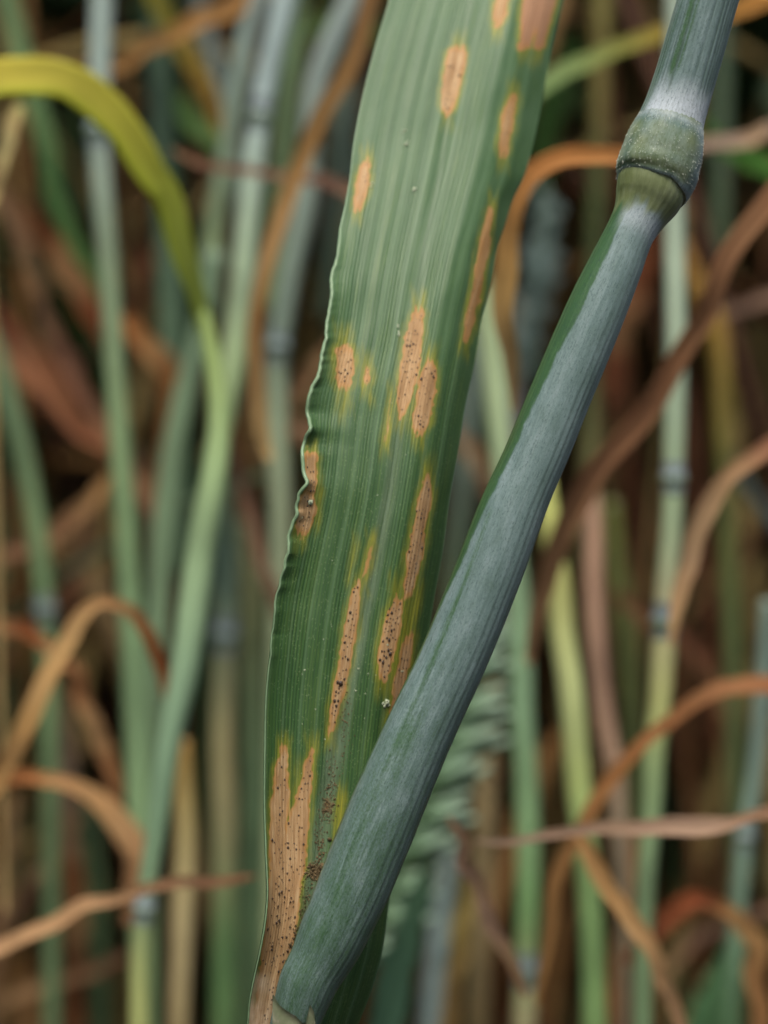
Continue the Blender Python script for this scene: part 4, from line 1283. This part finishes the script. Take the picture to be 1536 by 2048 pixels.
def culm_extra(TH, YS):
    # bare strip on the left flank, waxy elsewhere; the wax thins low down
    edge = interp([(330, -0.70), (430, -0.55), (560, -0.45), (640, -0.52), (720, -0.70), (850, -0.78), (1000, -0.86), (1150, -1.05), (1300, -1.3), (2250, -1.5)], YS)[..., 0]
    edge = edge + vnoise(YS / 16.0, 0.5, 8) * 0.10 + vnoise(YS / 60.0, 0.5, 9) * 0.12
    w_ = sstep(edge - 0.10, edge + 0.14, TH)
    w_ = w_ * (1 - 0.4 * sstep(1.05, 1.35, TH) * sstep(700, 1100, YS))
    w_ = w_ * (0.90 - 0.40 * sstep(900, 1900, YS))
    stripe = np.exp(-((TH + 0.62 - 0.10 * (YS - 1100) / 300) / 0.09) ** 2) * sstep(950, 1080, YS) * (1 - 0.6 * sstep(1350, 1600, YS))
    w_ = w_ * (1 - 0.5 * stripe)
    rub = np.exp(-(((TH + 0.22) / 0.22) ** 2 + ((YS - 1490) / 55.0) ** 2))
    w_ = w_ * (1 - 0.35 * rub)
    olive = (1 - sstep(422, 452, YS + vnoise(TH * 6, YS / 30.0, 12) * 26)) * 0.95
    white = np.exp(-((YS - 455) / 22.0) ** 2) * 0.45 * sstep(-1.0, -0.5, TH)
    gr = groove_lines(TH, YS, [-0.95, -0.45, -0.1, 0.25, 0.55, 0.8, 1.0, 1.15], [.03, .025, .02, .02, .028, .035, .04, .04], 50) * sstep(560, 800, YS)
    gr = gr * np.where(TH > 0.4, 0.55, 0.35)
    return {'wax': w_, 'olive': olive, 'white': white, 'groove': gr}


def culm_radial(TH, YS):
    g = -0.010 * groove_lines(TH, YS, [-0.95, -0.45, 0.25, 0.55, 0.8, 1.0, 1.15], [.03] * 7, 50) * sstep(560, 800, YS)
    return g + 0.012 * vnoise(YS / 180.0, TH * 0.8, 4) + 0.004 * np.cos(TH * 26)


stem_surface('culm', AX_CULM, 320, 2250, 950, 180, M_STEM, bulge=lambda TH, YS: -28 * np.cos(TH) * (1 - sstep(430, 620, YS)), radial=culm_radial, extra=culm_extra)


def sheath_extra(TH, YS):
    cl = [-1.25, -1.08, -0.93, -0.80, -0.66, -0.42, 0.30, 0.62, 0.78, 0.92, 1.05, 1.2]
    g = groove_lines(TH, YS, cl, [.035, .03, .028, .03, .035, .04, .014, .02, .022, .026, .03, .035], 90)
    g = g * (1 - sstep(195, 240, YS + 30 * np.abs(TH)))
    w_ = 0.80 - 0.55 * np.exp(-((TH + 0.52) / 0.12) ** 2) * (1 - sstep(150, 200, YS)) - 0.4 * np.exp(-((TH + 0.30) / 0.05) ** 2) * (1 - sstep(140, 180, YS))
    w_ = w_ - 0.3 * sstep(-0.75, -1.0, TH)
    white = sstep(150, 240, YS + vnoise(TH * 3, YS / 40.0, 3) * 26) * sstep(-1.35, -0.7, TH)
    return {'wax': w_, 'olive': np.zeros_like(TH), 'white': white * 0.78, 'groove': g}


def sheath_radial(TH, YS):
    cl = [-1.25, -1.08, -0.93, -0.80, -0.66, -0.42, 0.30, 0.62, 0.78, 0.92, 1.05, 1.2]
    g = groove_lines(TH, YS, cl, [.04] * 12, 90) * (1 - sstep(195, 240, YS + 30 * np.abs(TH)))
    return -0.028 * g + 0.004 * np.cos(TH * 40)


stem_surface('sheath', AX_SHEATH, -420, 290, 420, 240, M_STEM, bulge=lambda TH, YS: -22 * np.cos(TH) * sstep(80, 250, YS), radial=sheath_radial, extra=sheath_extra)


def node_extra(TH, YS):
    ol = 0.50 + 0.5 * vnoise(TH * 3.0, YS / 26.0, 14)
    ol = ol - 0.5 * sstep(0.7, 1.3, TH) - 0.5 * np.exp(-((YS - 258) / 12.0) ** 2) - 0.45 * np.exp(-((YS - 376) / 7.0) ** 2)
    return {'wax': np.full_like(TH, 0.55) + 0.3 * sstep(0.6, 1.2, TH), 'olive': np.clip(ol, 0, 0.9), 'white': 0.35 * np.exp(-((YS - 250) / 10.0) ** 2) + 0.22 * np.exp(-((YS - 377) / 4.0) ** 2), 'groove': 0.12 * np.exp(-((YS - 368) / 4.0) ** 2)}


def node_radial(TH, YS):
    lip = 0.018 * np.exp(-((YS - 375) / 5.0) ** 2)
    return lip + 0.012 * vnoise(TH * 5, YS / 20.0, 24) + 0.006 * vnoise(TH * 14, YS / 9.0, 25)


ys_node = np.r_[np.linspace(225, 379, 150)]
node_o, node_V, node_C, node_r = stem_surface('node', AX_NODE, 225, 379, 150, 200, M_STEM,
    bulge=lambda TH, YS: (-22 - 16 * sstep(300, 379, YS)) * np.cos(TH) + 8 * vnoise(TH * 2.4, 0.5, 91) * sstep(340, 379, YS), radial=node_radial, extra=node_extra)
# the hem of the node turns in under itself
hem = np.stack([node_V[-1], node_C[-1] + (node_V[-1] - node_C[-1]) * 0.93, node_V[-6] + (node_C[-6][None] - node_V[-6]) * 0.13], 0)
mesh_obj('hem', hem.reshape(-1, 3), grid_faces(3, 200, True), M_STEM, node_o,
         {'th': np.zeros(600), 'len': np.zeros(600), 'cs': np.tile(np.cos(np.linspace(-math.pi, math.pi, 200)), 3), 'sn': np.tile(np.sin(np.linspace(-math.pi, math.pi, 200)), 3), 'wax': np.full(600, .6), 'olive': np.full(600, .6), 'white': np.full(600, .5), 'groove': np.zeros(600)})

# short hairs standing on the node
m_hair = simple_material('node_hair', (206, 212, 196), 0.4, 0.5)
hv, hf, off = [], [], 0
for _ in range(600):
    i = rng.integers(18, 146)
    j = rng.integers(0, 200)
    p = node_V[i, j]
    nn = p - node_C[i]
    nn /= np.linalg.norm(nn)
    Ld = rng.uniform(2.0, 4.5) * PXM * 0.157
    dr = nn + np.array((0.1, 0, -1.0)) * rng.uniform(0.7, 1.6) + rng.normal(0, 0.2, 3)
    dr /= np.linalg.norm(dr)
    s1 = np.cross(dr, nn); s1 /= np.linalg.norm(s1) + 1e-9
    s2 = np.cross(dr, s1)
    rad = 0.5 * PXM * 0.157
    q = [p + rad * (math.cos(a) * s1 + math.sin(a) * s2) for a in (0, 1.571, 3.142, 4.712)]
    e = [p + dr * Ld + rad * 0.3 * (math.cos(a) * s1 + math.sin(a) * s2) for a in (0, 1.571, 3.142, 4.712)]
    hv += q + e
    hf += [(off + a, off + (a + 1) % 4, off + 4 + (a + 1) % 4, off + 4 + a) for a in range(4)]
    off += 8
o = mesh_obj('hairs', np.array(hv), np.array(hf), m_hair, node_o)
o['kind'] = 'stuff'

# ------------------------------------------------------------------ membrane where the leaf clasps the stem
m_lig = N('ligule_membrane')
g = m_lig.n('NewGeometry').outputs['Position']
nz = m_lig.noise(g, 1500, 4)
colr = m_lig.ramp(nz, [(0.3, lin((116, 128, 92))), (0.6, lin((144, 148, 118))), (0.8, lin((196, 186, 166)))])
m_lig.l(colr, m_lig.b.inputs['Base Color'])
m_lig.b.inputs['Roughness'].default_value = 0.5
tr = m_lig.n('BsdfTranslucent'); m_lig.l(colr, tr.inputs[0])
mx = m_lig.n('MixShader'); mx.inputs[0].default_value = 0.35
m_lig.l(m_lig.b.outputs[0], mx.inputs[1]); m_lig.l(tr.outputs[0], mx.inputs[2]); m_lig.l(mx.outputs[0], m_lig.out.inputs[0])
top = [(490, 2080), (520, 2012), (546, 1988), (560, 2012), (576, 2024), (592, 2032), (606, 2046), (612, 2044), (620, 2008), (628, 2022), (632, 2056), (650, 2100), (690, 2130)]
tx = np.linspace(545, 690, 90)
ty = np.interp(tx, [a for a, _ in top], [b for _, b in top]) + vnoise(tx / 5.0, 0.5, 33) * 5
rows = 14
XX = np.repeat(tx[None], rows, 0)
s = np.linspace(0, 1, rows)[:, None]
YY = ty[None] * (1 - s) + 2260 * s
cx = smooth_interp(AX_CULM, YY)[..., 0]
hw = 62.0
q = np.clip((XX - cx) / hw, -1.15, 1.15)
DD = 0.1602 - 0.00245 * np.sqrt(np.clip(1 - (q / 1.2) ** 2, 0, 1)) - 0.00012 + 0.0002 * vnoise(XX / 20, YY / 30, 6)
F_ = P(XX, YY, DD)
B_ = P(XX, YY, DD + 0.00005)
n1 = rows * 90
fa = grid_faces(rows, 90)
edge = np.array([(j, j + 1, n1 + j + 1, n1 + j) for j in range(89)])
mesh_obj('ligule', np.vstack([F_.reshape(-1, 3), B_.reshape(-1, 3)]), np.vstack([fa, fa[:, ::-1] + n1, edge]), m_lig.m, leaf)
